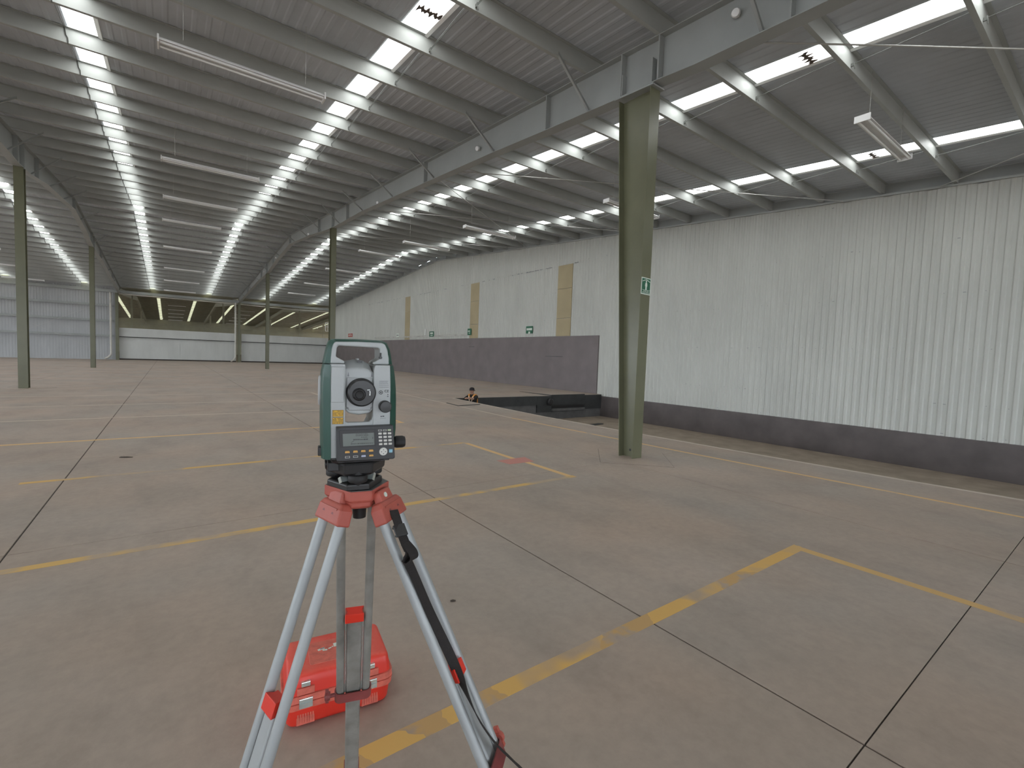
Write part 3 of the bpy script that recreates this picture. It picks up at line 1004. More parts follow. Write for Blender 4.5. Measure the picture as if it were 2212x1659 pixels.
def lettering(body, size, m, parent, loc, rot, name='lettering', sx=1.0):
    me = text_mesh(body, size, name)
    me.materials.clear()
    me.materials.append(m)
    o = link(name, me, parent)
    o.location = loc
    o.rotation_euler = rot
    o.scale = (sx, 1, 1)
    return o


# column sign: local x right, z up, faces -y
t = thing('safety_sign', 'green sign with a white standing figure under a chevron, on the near column', 'sign', (6.34, 4.970, 2.875), R(0))
t.rotation_euler = (0, R(1.5), 0)
obj('plate', MB().box((0, -0.002, 0), (0.24, 0.003, 0.275)), m_sign_white, t, bevel=0.0)
obj('green_field', MB().box((0, -0.005, 0.0), (0.208, 0.003, 0.243)), m_sign_green, t)
s = MB()
y0, y1 = -0.0085, -0.0065
ext = lambda pts: s.prism(pts, lambda u, v, q: (u, q, v), y0, y1)
ext([(-0.095, 0.068), (0, 0.102), (0.095, 0.068), (0.095, 0.080), (0, 0.113), (-0.095, 0.080)])
obj('chevron', s, m_sign_white, t)
s = MB()
ext([(0.016 * math.cos(a), 0.075 + 0.018 * math.sin(a)) for a in [k * math.pi / 7 for k in range(14)]])
ext([(-0.026, 0.035), (-0.016, 0.056), (0.016, 0.056), (0.026, 0.035), (0.028, -0.005), (0.018, -0.005), (0.015, -0.06), (-0.015, -0.06), (-0.018, -0.005), (-0.028, -0.005)])
obj('figure', s, m_sign_white, t)
s = MB()
ext([(-0.1, -0.062), (0.1, -0.062), (0.1, -0.066), (-0.1, -0.066)])
obj('rule', s, m_sign_white, t)
lettering('ZONA DE', 0.032, m_sign_white, t, (0, -0.008, -0.083), (R(90), 0, 0))
lettering('MENOR RIESGO', 0.026, m_sign_white, t, (0, -0.008, -0.107), (R(90), 0, 0))


def wall_sign(name, label, y, z, wd, ht, m, marks, cat='sign', mm=m_sign_white):
    t = thing(name, label, cat, (XR - 0.05, y, z), 0)
    obj('plate', MB().box((0, 0, 0), (0.012, wd, ht)), m, t)
    for (u, v, a_, c_) in marks:
        obj('mark', MB().box((-0.008, u * wd, v * ht), (0.006, a_ * wd, c_ * ht)), mm, t)
    return t


wall_sign('wall_sign', 'green and white sign low on the white wall, nearest the widest beige strip', 21.25, 3.26, 0.62, 0.42, m_sign_green, [(0, 0.08, 0.8, 0.3), (0, -0.38, 0.25, 0.3)])
wall_sign('wall_sign', 'green round-cornered sign at the edge of the middle beige strip', 27.95, 3.30, 0.50, 0.45, m_sign_green, [(0.1, 0.1, 0.5, 0.2), (0, -0.2, 0.3, 0.12)])
wall_sign('wall_sign', 'green and white sign between the two farther beige strips', 33.75, 3.26, 0.80, 0.42, m_sign_green, [(0.0, 0.15, 0.6, 0.3), (0, -0.25, 0.5, 0.15)])
wall_sign('wall_sign', 'small white sign with a dark bar beyond the farthest beige strip', 40.6, 3.28, 0.6, 0.34, m_sign_white, [(0, 0.0, 0.7, 0.25)], mm=m_ink_grey)
wall_sign('wall_sign', 'red sign with white marks, the farthest sign on the white wall', 54.4, 3.52, 1.6, 0.38, m_sign_red, [(-0.3, 0, 0.12, 0.5), (0.02, 0.05, 0.15, 0.55), (0.3, -0.02, 0.14, 0.5)])
t = thing('wall_conduit', 'short white pipe stub fixed to the white wall between signs', 'pipe', (XR - 0.068, 34.85, 3.2))
obj('pipe', MB().cyl((0, 0, 0), (0, 0, 0.5), 0.04, 12), m_white, t, smooth=40)
obj('end_collar', MB().cyl((0, 0, 0), (0, 0, 0.06), 0.06, 12), m_white, t, smooth=40)

# ------------------------------------------------------------------ dock furniture
t = thing('dock_leveler', 'black steel dock leveler set into the end of the truck pit', 'dock leveler', (14.2, 15.5, 0), 0)
obj('housing', MB().b(-1.42, 1.42, -0.07, 0.0, -0.72, -0.01).b(-0.6, 1.42, -0.10, -0.07, -0.40, -0.02), m_black, t)
obj('slot', MB().b(-0.58, 1.40, -0.075, -0.05, -0.56, -0.44), m_blk, t)
obj('lip', MB().b(-0.58, 1.40, -0.16, -0.07, -0.68, -0.57), m_dock_grey, t)
obj('deck_plate', MB().loft([[(-0.62, -0.08, 0.002), (1.42, -0.08, 0.002), (1.42, -0.08, 0.045), (-0.62, -0.08, 0.045)], [(-0.62, 2.2, 0.002), (1.42, 2.2, 0.002), (1.42, 2.2, 0.012), (-0.62, 2.2, 0.012)]]), m_floor, t)
obj('plate_edge', MB().b(-0.62, 1.42, -0.095, -0.08, -0.02, 0.047).loft([[(-0.66, -0.09, 0.0025), (-0.62, -0.09, 0.0025), (-0.62, -0.09, 0.04), (-0.66, -0.09, 0.04)], [(-0.66, 2.2, 0.0025), (-0.62, 2.2, 0.0025), (-0.62, 2.2, 0.012), (-0.66, 2.2, 0.012)]]), m_black, t)
o = obj('dock_bumper', MB().lathe([(0, 0.16), (0.09, 0.16), (0.13, 0.12), (0.14, 0.0)], (13.45, 15.40, -0.26), (0, -1, 0), 16), m_blk_soft, smooth=40)
tag(o, 'round black rubber bumper beside the dock leveler', 'bumper', None, 'thing')
t = thing('steel_cover', 'thin dark-edged steel plate lying on the floor near the dock edge', 'plate', (7.95, 13.45, 0))
obj('plate', MB().prism([(-0.38, 0.46), (-0.45, -0.42), (0.47, -0.25), (0.50, 0.5)], lambda u, v, q: (u, v, q), 0.002, 0.022), m_floor, t)
obj('plate_edge', MB().prism([(-0.41, 0.46), (-0.48, -0.45), (0.47, -0.285), (0.47, -0.25), (-0.45, -0.42), (-0.38, 0.46)], lambda u, v, q: (u, v, q), 0.002, 0.020), m_black, t)
t = thing('pit_debris', 'flat dark scrap board lying on the pit floor at the corner', 'scrap', (14.2, 13.4, -1.05), 0.2)
obj('board', MB().b(-0.55, 0.55, -0.12, 0.12, 0.0, 0.025), m_black, t)
for i, (x, y, rz, l, lb) in enumerate(((1.5, 2.6, -0.35, 0.035, 'tiny dark splinter on the floor right of the tripod strap'), (-0.50, 8.52, -0.5, 0.16, 'dark stick lying on the floor left of the instrument'))):
    t = tag(obj('wood_splinter', MB().loft([[(-l / 2, -l * 0.12, 0.0005), (-l / 2, l * 0.1, 0.0005), (-l / 2, l * 0.1, 0.008), (-l / 2, -l * 0.12, 0.008)], [(0, -l * 0.16, 0.0005), (0, l * 0.13, 0.0005), (0, l * 0.13, 0.011), (0, -l * 0.16, 0.011)], [(l / 2, -l * 0.05, 0.0005), (l / 2, l * 0.08, 0.0005), (l / 2, l * 0.08, 0.006), (l / 2, -l * 0.05, 0.006)]]), m_wood), lb, 'splinter', None, 'thing')
    t.location = (x, y, 0.0015)
    t.rotation_euler = (0, 0, rz)

# ------------------------------------------------------------------ instrument case
CA = R(-8.6)
cs = thing('instrument_case', 'bright red plastic carrying case with steel latches lying behind the tripod', 'case', (0.392, 2.055, 0), CA)


def rrect(x0, x1, y0, y1, r, z, n=4):
    pts = []
    for cx_, cy_, a0 in ((x1 - r, y1 - r, 0), (x0 + r, y1 - r, 90), (x0 + r, y0 + r, 180), (x1 - r, y0 + r, 270)):
        for k in range(n + 1):
            a = R(a0 + 90 * k / n)
            pts.append((cx_ + r * math.cos(a), cy_ + r * math.sin(a), z))
    return pts


def shell(levels, r=0.03):
    return MB().loft([rrect(-0.0 - o_, 0.43 + o_, 0.0 - o_, 0.285 + o_, max(0.006, r + o_ * 0.5), z) for z, o_ in levels])


obj('bottom_shell', shell([(0.0, -0.02), (0.006, -0.008), (0.02, 0.0), (0.09, 0.008)]), m_case, cs, smooth=40)
obj('rim_band', shell([(0.09, 0.016), (0.118, 0.019), (0.119, 0.014), (0.122, 0.014), (0.123, 0.019), (0.15, 0.017)]), m_case_dusty, cs, smooth=40)
obj('lid', shell([(0.15, 0.008), (0.19, 0.003), (0.217, -0.002), (0.227, -0.009), (0.232, -0.020), (0.233, -0.04)], 0.026), m_case, cs, smooth=45)
obj('lid_panel', MB().loft([rrect(0.095, 0.335, 0.05, 0.215, 0.012, z) for z in (0.230, 0.2350)]), m_case_dusty, cs, bevel=0.002)
for x in (0.075, 0.345):
    s = MB().b(x - 0.035, x + 0.035, -0.016, 0.0, 0.152, 0.182)
    obj('latch_pad', s, m_case_dusty, cs, bevel=0.003)
    obj('latch_hook', MB().b(x - 0.018, x + 0.018, -0.014, 0.004, 0.186, 0.206), m_silver, cs, bevel=0.002)
    lt = obj('latch', MB().b(x - 0.027, x + 0.027, -0.024, -0.016, 0.098, 0.140), m_silver, cs, bevel=0.002)
    obj('latch_lever', MB().b(x - 0.024, x + 0.024, -0.030, -0.024, 0.117, 0.123), m_silver, lt)
    s = MB()
    for k in range(7):
        xx = x - 0.030 + k * 0.010
        s.b(xx - 0.003, xx + 0.003, -0.006, 0.0, 0.018, 0.062)
    obj('grip_ribs', s.b(x - 0.036, x + 0.036, -0.003, 0.003, 0.012, 0.068), m_case_dusty, cs)
s = MB()
for px_, py_, w_, h_, a in ((0.150, 0.15, 0.03, 0.012, 0.3), (0.165, 0.137, 0.02, 0.010, -0.2), (0.187, 0.143, 0.014, 0.006, 0.4), (0.222, 0.16, 0.034, 0.028, 0.1), (0.2, 0.15, 0.008, 0.006, 0)):
    s.box((px_, py_, 0.2357), (w_, h_, 0.0008), Matrix.Rotation(a, 3, 'Z'))
obj('torn_sticker', s, m_sign_white, cs)
obj('sticker_print', MB().box((0.155, 0.152, 0.2363), (0.02, 0.007, 0.0006), Matrix.Rotation(0.3, 3, 'Z')).box((0.224, 0.162, 0.2363), (0.012, 0.003, 0.0006), Matrix.Rotation(0.8, 3, 'Z')), m_ink_grey, cs)

# ------------------------------------------------------------------ tripod
TX, TY, TYAW = 0.3751, 1.1399, R(-18.217)
HZ = 1.293
tp = thing('tripod', 'silver surveying tripod with red head carrying the green instrument', 'tripod', (TX, TY, 0), TYAW)
head_poly = [(-0.014, -0.068), (0.033, -0.066), (0.077, 0.018), (0.060, 0.055), (-0.052, 0.055), (-0.077, 0.012)]
head_c = (0.0, -0.002)
sc_ = lambda k: [(head_c[0] + (u - head_c[0]) * k, head_c[1] + (v - head_c[1]) * k) for u, v in head_poly]
fxy = lambda u, v, q: (u, v, q)
obj('head_plate', MB().prism(sc_(0.96), fxy, HZ - 0.004, HZ), m_headtop, tp)
obj('head', MB().loft([[(u, v, HZ - 0.030) for u, v in sc_(0.92)], [(u, v, HZ - 0.024) for u, v in sc_(1.0)], [(u, v, HZ - 0.001) for u, v in sc_(1.0)]]), m_red_cast, tp, bevel=0.002)
obj('head_skirt', MB().loft([[(u, v, HZ - 0.046) for u, v in sc_(0.78)], [(u, v, HZ - 0.040) for u, v in sc_(0.93)], [(u, v, HZ - 0.028) for u, v in sc_(0.93)]]), m_red_cast, tp, bevel=0.003)
obj('centring_screw', MB().lathe([(0.0, 0.0), (0.001, 0.0155), (0.022, 0.0168), (0.036, 0.0172), (0.037, 0.0)], (0.006, -0.005, HZ - 0.083), (0, 0, 1), 24), m_blk, tp, smooth=40)

LEGS = [(211.1, 18.44, 0.4526, 0.72, m_alu, m_alu, 0.0524), (329.24, 25.96, 0.4454, 0.665, m_alu, m_alu, 0.0755), (90.4, 18.95, 0.444, 0.765, m_alu_worn, m_alu_worn, 0.07)]
leg_frames = []
for li, (az, ti, Ls, Lc, mt, mb_, rh_) in enumerate(LEGS):
    a = Vector((math.cos(R(az)), math.sin(R(az)), 0))
    d = (a * math.sin(R(ti)) + Vector((0, 0, -math.cos(R(ti)))))
    tt = Vector((-a.y, a.x, 0))
    nn = tt.cross(d).normalized()
    if nn.dot(a) < 0:
        nn = -nn
    hinge = a * rh_ + Vector((0, 0, 1.255))
    M3 = Matrix((tt, nn, d)).transposed()      # local (t, n, d) -> tripod space
    M4 = Matrix.Translation(hinge) @ M3.to_4x4()
    leg_frames.append((hinge, d, tt, nn))
    Lf = 1.255 / math.cos(R(ti)) - 0.004
    br = MB()
    br.loft([[(sx * w_, sy, q) for sx, sy in ((-1, -dn), (1, -dn), (1, dp), (-1, dp))] for q, w_, dn, dp in ((-0.032, 0.027, 0.009, 0.011), (0.004, 0.030, 0.010, 0.012))])
    br.loft([[(sx * w_, sy, q) for sx, sy in ((-1, -dn), (1, -dn), (1, dp), (-1, dp))] for q, w_, dn, dp in ((-0.006, 0.041, 0.012, 0.014), (0.008, 0.050, 0.0165, 0.018), (0.044, 0.0545, 0.0170, 0.0185))])
    leg = obj('leg', br, m_red_cast, tp, bevel=0.005, seg=3)
    leg.matrix_local = M4
    # detail on the bracket face
    for x in (-0.020, 0.020):
        obj('bracket_screw', MB().cyl((x, 0.015, 0.022), (x, 0.0182, 0.022), 0.0050, 10), m_red_dark, leg)
    obj('bracket_ridge', MB().b(-0.036, 0.036, 0.014, 0.0195, 0.007, 0.011), m_red_cast, leg)
    if li == 1:
        obj('round_sticker', MB().cyl((-0.004, 0.0105, -0.017), (-0.004, 0.0130, -0.017), 0.0060, 16), m_sign_white, leg)
        obj('strap_lug', MB().b(-0.020, -0.006, 0.012, 0.023, 0.032, 0.043), m_red_cast, leg, bevel=0.003)
    for x in (-0.039, 0.039):
        obj('tube', MB().cyl((x, 0, 0.03), (x, 0, Lc + 0.02), 0.0120, 18), mt, leg, smooth=40)
    s = MB()
    s.prism([(-0.027, -0.014), (-0.021, 0.0), (-0.027, 0.016), (0.027, 0.016), (0.021, 0.0), (0.027, -0.014)], fxy, Ls - 0.022, Ls + 0.012)
    obj('spacer_block', s, m_red_bright, leg, bevel=0.002)
    s = MB()
    s.b(-0.017, 0.017, -0.007, 0.007, Ls, Lf - 0.05)
    s.cyl((-0.0155, 0, Ls), (-0.0155, 0, Lf - 0.05), 0.0075, 12).cyl((0.0155, 0, Ls), (0.0155, 0, Lf - 0.05), 0.0075, 12)
    obj('lower_section', s, mb_, leg, smooth=40)
    if li == 2:
        for x in (-0.0248, 0.0248):
            obj('guide_wire', MB().cyl((x, -0.004, Ls + 0.01), (x, -0.004, Lc - 0.005), 0.0018, 6), m_silver, leg)
    cl = MB()
    out = rrect(-0.056, 0.056, -0.019, 0.019, 0.017, 0, 4)
    inn = rrect(-0.0525, 0.0525, -0.0155, 0.0155, 0.0135, 0, 4)
    z0, z1 = Lc - 0.012, Lc + 0.026
    n = len(out)
    cl.v = [(x, y, z0) for x, y, _ in out] + [(x, y, z1) for x, y, _ in out] + [(x, y, z1) for x, y, _ in inn] + [(x, y, z0) for x, y, _ in inn]
    for k in range(4):
        for j in range(n):
            cl.f.append((k * n + j, k * n + (j + 1) % n, ((k + 1) % 4) * n + (j + 1) % n, ((k + 1) % 4) * n + j))
    obj('clamp', cl, m_red_dark, leg, smooth=40)
    sg = 1 if li == 2 else 1
    s = MB()
    s.cyl((sg * 0.050, 0, Lc + 0.006), (sg * 0.075, -0.002, Lc + 0.006), 0.006, 10)
    s.lathe([(0, 0.0), (0.001, 0.012), (0.010, 0.015), (0.016, 0.012), (0.018, 0.0)], (sg * 0.068, -0.002, Lc + 0.004), (sg, 0, 0), 12)
    s.box((sg * 0.078, -0.002, Lc + 0.004), (0.010, 0.012, 0.050))
    obj('wing_nut', s, m_red_dark if li != 1 else m_red_cast, leg, smooth=40)
    s = MB()
    s.loft([[(x, y, q) for x, y in ((-w_, -g), (w_, -g), (w_, g), (-w_, g))] for q, w_, g in ((Lf - 0.12, 0.032, 0.014), (Lf - 0.05, 0.030, 0.014), (Lf, 0.003, 0.003))])
    obj('foot', s, m_red_dark, leg)
    s = MB().b(-0.026, 0.026, 0.0, 0.05, Lf - 0.125, Lf - 0.117)
    obj('foot_step', s, m_red_dark, leg)

# carrying strap
SP = [(0.0838, -0.0665, 1.2425), (0.0897, -0.079, 1.2281), (0.0996, -0.0975, 1.2003), (0.1081, -0.1158, 1.1799), (0.1153, -0.132, 1.1638), (0.1101, -0.1351, 1.1515), (0.1157, -0.1239, 1.135), (0.132, -0.1191, 1.0977), (0.1689, -0.135, 1.0113), (0.2071, -0.1492, 0.9289), (0.2357, -0.1651, 0.8663), (0.2542, -0.1827, 0.8242), (0.278, -0.2011, 0.7768), (0.3185, -0.2042, 0.7134), (0.3709, -0.1926, 0.6444), (0.4251, -0.1842, 0.5692), (0.45, -0.20, 0.46), (0.43, -0.24, 0.38), (0.41, -0.245, 0.33)]


def catmull(P, n=5):
    P = [Vector(p) for p in P]
    out = []
    for i in range(len(P) - 1):
        p0, p1, p2, p3 = P[max(i - 1, 0)], P[i], P[i + 1], P[min(i + 2, len(P) - 1)]
        for k in range(n):
            t_ = k / n
            out.append(0.5 * ((2 * p1) + (p2 - p0) * t_ + (2 * p0 - 5 * p1 + 4 * p2 - p3) * t_ ** 2 + (3 * p1 - p0 - 3 * p2 + p3) * t_ ** 3))
    out.append(P[-1])
    return out


def ribbon(P, wd, th, dirs, wf=lambda u: 1.0):
    s = MB()
    rings = []
    for i, p in enumerate(P):
        d = (P[min(i + 1, len(P) - 1)] - P[max(i - 1, 0)]).normalized()
        wv = dirs(i / (len(P) - 1))
        wv = (wv - d * wv.dot(d)).normalized()
        nv = d.cross(wv)
        rings.append([p + wv * (a * wd / 2 * wf(i / (len(P) - 1))) + nv * (c * th / 2) for a, c in ((-1, -1), (1, -1), (1, 1), (-1, 1))])
    return s.loft(rings)


tv = leg_frames[1][2]
nv_ = leg_frames[1][3]
VW = Vector((-0.25, -1.0, 0.62)).normalized()
bl = lambda u: max(0.0, min(1.0, (u - 0.42) / 0.25)) if u < 0.80 else max(0.0, 1 - (u - 0.80) / 0.08)
strap = obj('strap', ribbon(catmull(SP), 0.0235, 0.0022, lambda u: (tv + nv_ * 0.35).normalized() * (1 - bl(u)) + VW * bl(u)), m_strap, tp, smooth=50)
bp = Vector((0.0985, -0.0965, 1.2030))
bd = (Vector(SP[3]) - Vector(SP[2])).normalized()
bt = (tv * 0.9 + nv_ * 0.45)
bt = (bt - bd * bt.dot(bd)).normalized()
MBk = Matrix((bt, bd, bt.cross(bd))).transposed()
s = MB().box(bp, (0.030, 0.030, 0.005), MBk).box(bp + MBk @ Vector((0, -0.010, 0.003)), (0.032, 0.005, 0.005), MBk).box(bp + MBk @ Vector((0, 0.010, 0.003)), (0.032, 0.005, 0.005), MBk)
obj('buckle', s, m_blk, strap, bevel=0.0015)
# loop of doubled webbing under the buckle
lp = [Vector(p) for p in ((0.1081, -0.118, 1.1799), (0.123, -0.136, 1.166), (0.126, -0.143, 1.154), (0.118, -0.138, 1.144), (0.110, -0.124, 1.144))]
obj('strap_loop', ribbon(catmull(lp), 0.0235, 0.002, lambda u: tv + nv_ * 0.5), m_strap, strap, smooth=50)

# ------------------------------------------------------------------ total station: local x right, y away, z up from the head
ts = thing('total_station', 'green and grey surveying instrument with keypad and display, standing on the red tripod head', 'surveying instrument', (TX - 0.0043, TY + 0.0014, HZ), TYAW + R(6.0))
xz = lambda u, v, q: (u, q, v)


def tri(r, flat, z):
    pts = []
    for k in range(3):
        a = R(-90 + 120 * k)
        for da in (-flat, flat):
            pts.append((r * math.cos(a + da), r * math.sin(a + da) , z))
    return pts


# tribrach
trb = obj('tribrach', MB().loft([tri(0.066, 0.40, 0.0), tri(0.066, 0.40, 0.014), tri(0.062, 0.40, 0.017)]), m_blk, ts, bevel=0.003)
obj('upper_plate', MB().loft([tri(0.066, 0.46, 0.036), tri(0.071, 0.46, 0.042), tri(0.073, 0.46, 0.062), tri(0.070, 0.46, 0.068)]), m_blk, trb, bevel=0.003)
obj('spring_plate', MB().box((-0.026, -0.030, 0.022), (0.030, 0.012, 0.014), Matrix.Rotation(0.5, 3, 'Z') @ Matrix.Rotation(-0.5, 3, 'X')), m_silver, trb)
obj('spring_plate', MB().box((0.030, -0.028, 0.025), (0.024, 0.012, 0.018), Matrix.Rotation(-0.6, 3, 'Z') @ Matrix.Rotation(-0.5, 3, 'X')), m_silver, trb)
for k, a in enumerate((-90, 30, 150)):
    x, y = 0.052 * math.cos(R(a)), 0.052 * math.sin(R(a))
    s = MB().lathe([(0.012, 0.009), (0.019, 0.011), (0.020, 0.0205), (0.023, 0.0225), (0.034, 0.0225), (0.037, 0.0205), (0.038, 0.013), (0.046, 0.012)], (x, y, 0.0), (0, 0, 1), 18)
    obj('foot_screw', s, m_blk_soft, trb, smooth=35)
obj('tribrach_clamp', MB().lathe([(0, 0.006), (0.010, 0.008), (0.012, 0.011), (0.018, 0.011), (0.020, 0.0)], (-0.052, 0.0, 0.054), (-1, 0.1, 0), 14), m_blk, trb, smooth=40)
obj('clamp_lug', MB().b(-0.067, -0.040, -0.045, -0.01, 0.046, 0.067), m_blk, trb, bevel=0.002)
# alidade base, black underside
obj('alidade_base', MB().loft([[(u, v, z) for u, v in ((-w_, -dn), (w_, -dn), (w_, dn), (-w_, dn))] for z, w_, dn in ((0.062, 0.046, 0.046), (0.072, 0.060, 0.066), (0.082, 0.064, 0.070))]).cyl((0, 0, 0.055), (0, 0, 0.066), 0.045, 20), m_blk, ts, bevel=0.003)
# grey yoke
U = [(-0.062, 0.080), (0.066, 0.080), (0.0705, 0.16), (0.0700, 0.254), (0.068, 0.298), (0.0335, 0.298), (0.0305, 0.285), (0.0300, 0.160), (0.0225, 0.1430), (-0.0285, 0.1430), (-0.0315, 0.150), (-0.0325, 0.298), (-0.0645, 0.298), (-0.0645, 0.250)]
yoke = obj('yoke', MB().prism(U, xz, -0.066, 0.066).prism([(0.0305, 0.140), (0.0305, 0.178), (0.0270, 0.1690), (0.0215, 0.1640), (-0.0280, 0.1635), (-0.0330, 0.168), (-0.0330, 0.140)], xz, -0.0655, -0.0540), m_grey, ts, bevel=0.003, seg=3)
obj('standard_panel', MB().prism([(-0.0630, 0.210), (-0.0345, 0.210), (-0.0345, 0.292), (-0.0635, 0.292)], xz, -0.0685, -0.064), m_grey, yoke, bevel=0.002)


def path_pts(P, n):
    P = [Vector((a, c)) for a, c in P]
    L = [0]
    for a, c in zip(P, P[1:]):
        L.append(L[-1] + (c - a).length)
    out = []
    for k in range(n + 1):
        t_ = L[-1] * k / n
        i = max(j for j in range(len(L)) if L[j] <= t_ + 1e-9)
        i = min(i, len(P) - 2)
        f = (t_ - L[i]) / (L[i + 1] - L[i])
        out.append(P[i].lerp(P[i + 1], f))
    return out


def band(outer, inner, y_in, y_out, n=14):
    """shell wrapping round the side: section runs from the inner line at the front to the outer line at the back"""
    O_, I_ = path_pts(outer, n), path_pts(inner, n)
    s = MB()
    rings = []
    for o_, i_ in zip(O_, I_):
        m_ = i_.lerp(o_, 0.75)
        rings.append([(i_.x, -y_in, i_.y), (m_.x, -(y_in * 0.55 + y_out * 0.45), m_.y), (o_.x, -y_out, o_.y), (o_.x, y_out, o_.y), (m_.x, (y_in * 0.55 + y_out * 0.45), m_.y), (i_.x, y_in, i_.y)])
    return s.loft(rings)


obj('side_cover', band([(-0.081, 0.078), (-0.0830, 0.15), (-0.0835, 0.213), (-0.0845, 0.245), (-0.0825, 0.277), (-0.0780, 0.2968)], [(-0.0610, 0.078), (-0.0625, 0.15), (-0.0635, 0.21), (-0.0640, 0.245), (-0.0645, 0.277), (-0.0643, 0.2968)], 0.067, 0.040), m_green, ts, smooth=30)
obj('side_cover', band([(0.078, 0.100), (0.0883, 0.13), (0.0883, 0.165), (0.0879, 0.214), (0.0867, 0.241), (0.0833, 0.275), (0.0789, 0.2972)], [(0.0690, 0.100), (0.0700, 0.13), (0.0705, 0.165), (0.0705, 0.214), (0.0700, 0.245), (0.0690, 0.275), (0.0680, 0.2972)], 0.067, 0.040), m_green, ts, smooth=30)
OUT = [(-0.0792, 0.2988), (-0.0724, 0.334), (-0.0667, 0.3510), (-0.0607, 0.3557), (-0.007, 0.3576), (0.052, 0.357), (0.0636, 0.352), (0.0717, 0.3346), (0.0789, 0.2990)]
INN = [(-0.0643, 0.2988), (-0.0617, 0.3345), (-0.0585, 0.3450), (-0.0540, 0.3495), (-0.007, 0.3515), (0.050, 0.3512), (0.0575, 0.3480), (0.0639, 0.3343), (0.0680, 0.2990)]
handle = obj('handle_cover', band(OUT, INN, 0.046, 0.030, 40), m_green, ts, smooth=30)


def ring_poly(outer, inner, y):
    n = len(outer)
    s = MB()
    s.v = [(u, -y, v) for u, v in outer] + [(u, -y, v) for u, v in inner] + [(u, y, v) for u, v in outer] + [(u, y, v) for u, v in inner]
    for i in range(n - 1):
        s.f.append((i, i + 1, n + i + 1, n + i))
        s.f.append((2 * n + i, 3 * n + i, 3 * n + i + 1, 2 * n + i + 1))
        s.f.append((i, 2 * n + i, 2 * n + i + 1, i + 1))
        s.f.append((n + i, n + i + 1, 3 * n + i + 1, 3 * n + i))
    s.f.append((0, n, 3 * n, 2 * n))
    s.f.append((n - 1, 2 * n + n - 1, 3 * n + n - 1, n + n - 1))
    return s


GO = [(-0.0643, 0.2988), (-0.0640, 0.313), (-0.0617, 0.3345), (-0.0585, 0.3450), (-0.0540, 0.3495), (-0.007, 0.3515), (0.050, 0.3512), (0.0575, 0.3480), (0.0639, 0.3343), (0.0675, 0.3145), (0.0680, 0.2990)]
GI = [(-0.0335, 0.2988), (-0.0334, 0.3046), (-0.0520, 0.3145), (-0.0505, 0.3350), (-0.0470, 0.3405), (-0.007, 0.3395), (0.041, 0.3385), (0.0455, 0.3360), (0.0462, 0.3125), (0.0330, 0.3045), (0.0305, 0.2990)]
obj('handle_grip', ring_poly(GO, GI, 0.047), m_grey, handle, bevel=0.004, seg=3)
obj('handle_screw', MB().cyl((0.0475, -0.052, 0.3155), (0.0475, -0.040, 0.3155), 0.0035, 10).cyl((0.0475, -0.049, 0.3185), (0.0475, -0.049, 0.327), 0.0022, 8), m_blk, handle)
# telescope
SCO = [(-0.0315, 0.296), (-0.0300, 0.3035), (-0.0065, 0.3085), (0.0125, 0.3075), (0.0300, 0.298), (0.0375, 0.280), (0.0385, 0.239), (0.0360, 0.1930), (0.0285, 0.1835), (0.0020, 0.1795), (-0.0220, 0.1840), (-0.0290, 0.1940), (-0.0310, 0.250)]
SCO = [(u * 0.96 if u > 0 else u, v) for u, v in SCO]
s = MB()
SCO = [(u - 0.003, v) for u, v in SCO]
fr = [(u, -0.056, v if v < 0.27 else 0.27 + (v - 0.27) * 0.50) for u, v in SCO]
mid = [(u, -0.020, v) for u, v in SCO]
md2 = [(u, 0.02, v) for u, v in SCO]
bk = [(u * 0.8, 0.075, 0.236 + (v - 0.236) * 0.72) for u, v in SCO]
s.loft([fr, mid, md2, bk])
tel = obj('telescope', s, m_grey, ts, bevel=0.004, seg=3)
obj('face_plate', MB().prism([(-0.0290, 0.268), (0.0290, 0.268), (0.0300, 0.2), (0.025, 0.190), (-0.0235, 0.190), (-0.0297, 0.2)], xz, -0.0595, -0.054), m_grey2, tel, bevel=0.0025)
obj('sight', MB().box((-0.0025, -0.016, 0.3085), (0.005, 0.030, 0.006)), m_grey, tel)
obj('sight_end', MB().box((-0.0005, -0.034, 0.3055), (0.007, 0.006, 0.006)).box((0.0045, -0.034, 0.3035), (0.006, 0.004, 0.003)), m_blk, tel)
s = MB()
for x in (-0.0255, 0.0270):
    s.prism([(x - 0.0020, 0.2700), (x + 0.0020, 0.2700), (x, 0.2800)], xz, -0.0568, -0.050)
obj('arrow_mark', s, m_ink_grey, tel)
s = MB()
for x in (-0.0255, 0.0265):
    s.cyl((x, -0.0605, 0.196), (x, -0.059, 0.196), 0.0022, 8)
obj('face_screw', s, m_ink_grey, tel)
eyc = (0.0032, -0.058, 0.2332)
foc = obj('focus_ring', MB().lathe([(0, 0.0325), (0.002, 0.0335), (0.004, 0.0322), (0.018, 0.0318), (0.020, 0.0305), (0.022, 0.0285), (0.0225, 0.0)], eyc, (0, -1, 0), 40), m_blk, tel, smooth=35)
eye = obj('eyepiece', MB().lathe([(0.020, 0.0150), (0.030, 0.0140), (0.034, 0.0120), (0.035, 0.0095), (0.033, 0.0080), (0.031, 0.0)], (-0.0035, -0.058, 0.2300), (0, -1, 0), 28), m_blk_soft, tel, smooth=35)
obj('focus_mark', MB().prism([(0.0198, 0.2275), (0.0208, 0.2275), (0.0214, 0.234), (0.0205, 0.2385), (0.0197, 0.2385), (0.0204, 0.234)], xz, -0.0812, -0.0800).prism([(0.0145, 0.2400), (0.0205, 0.2408), (0.0205, 0.2414), (0.0145, 0.2407)], xz, -0.0812, -0.0800), m_silver, foc)
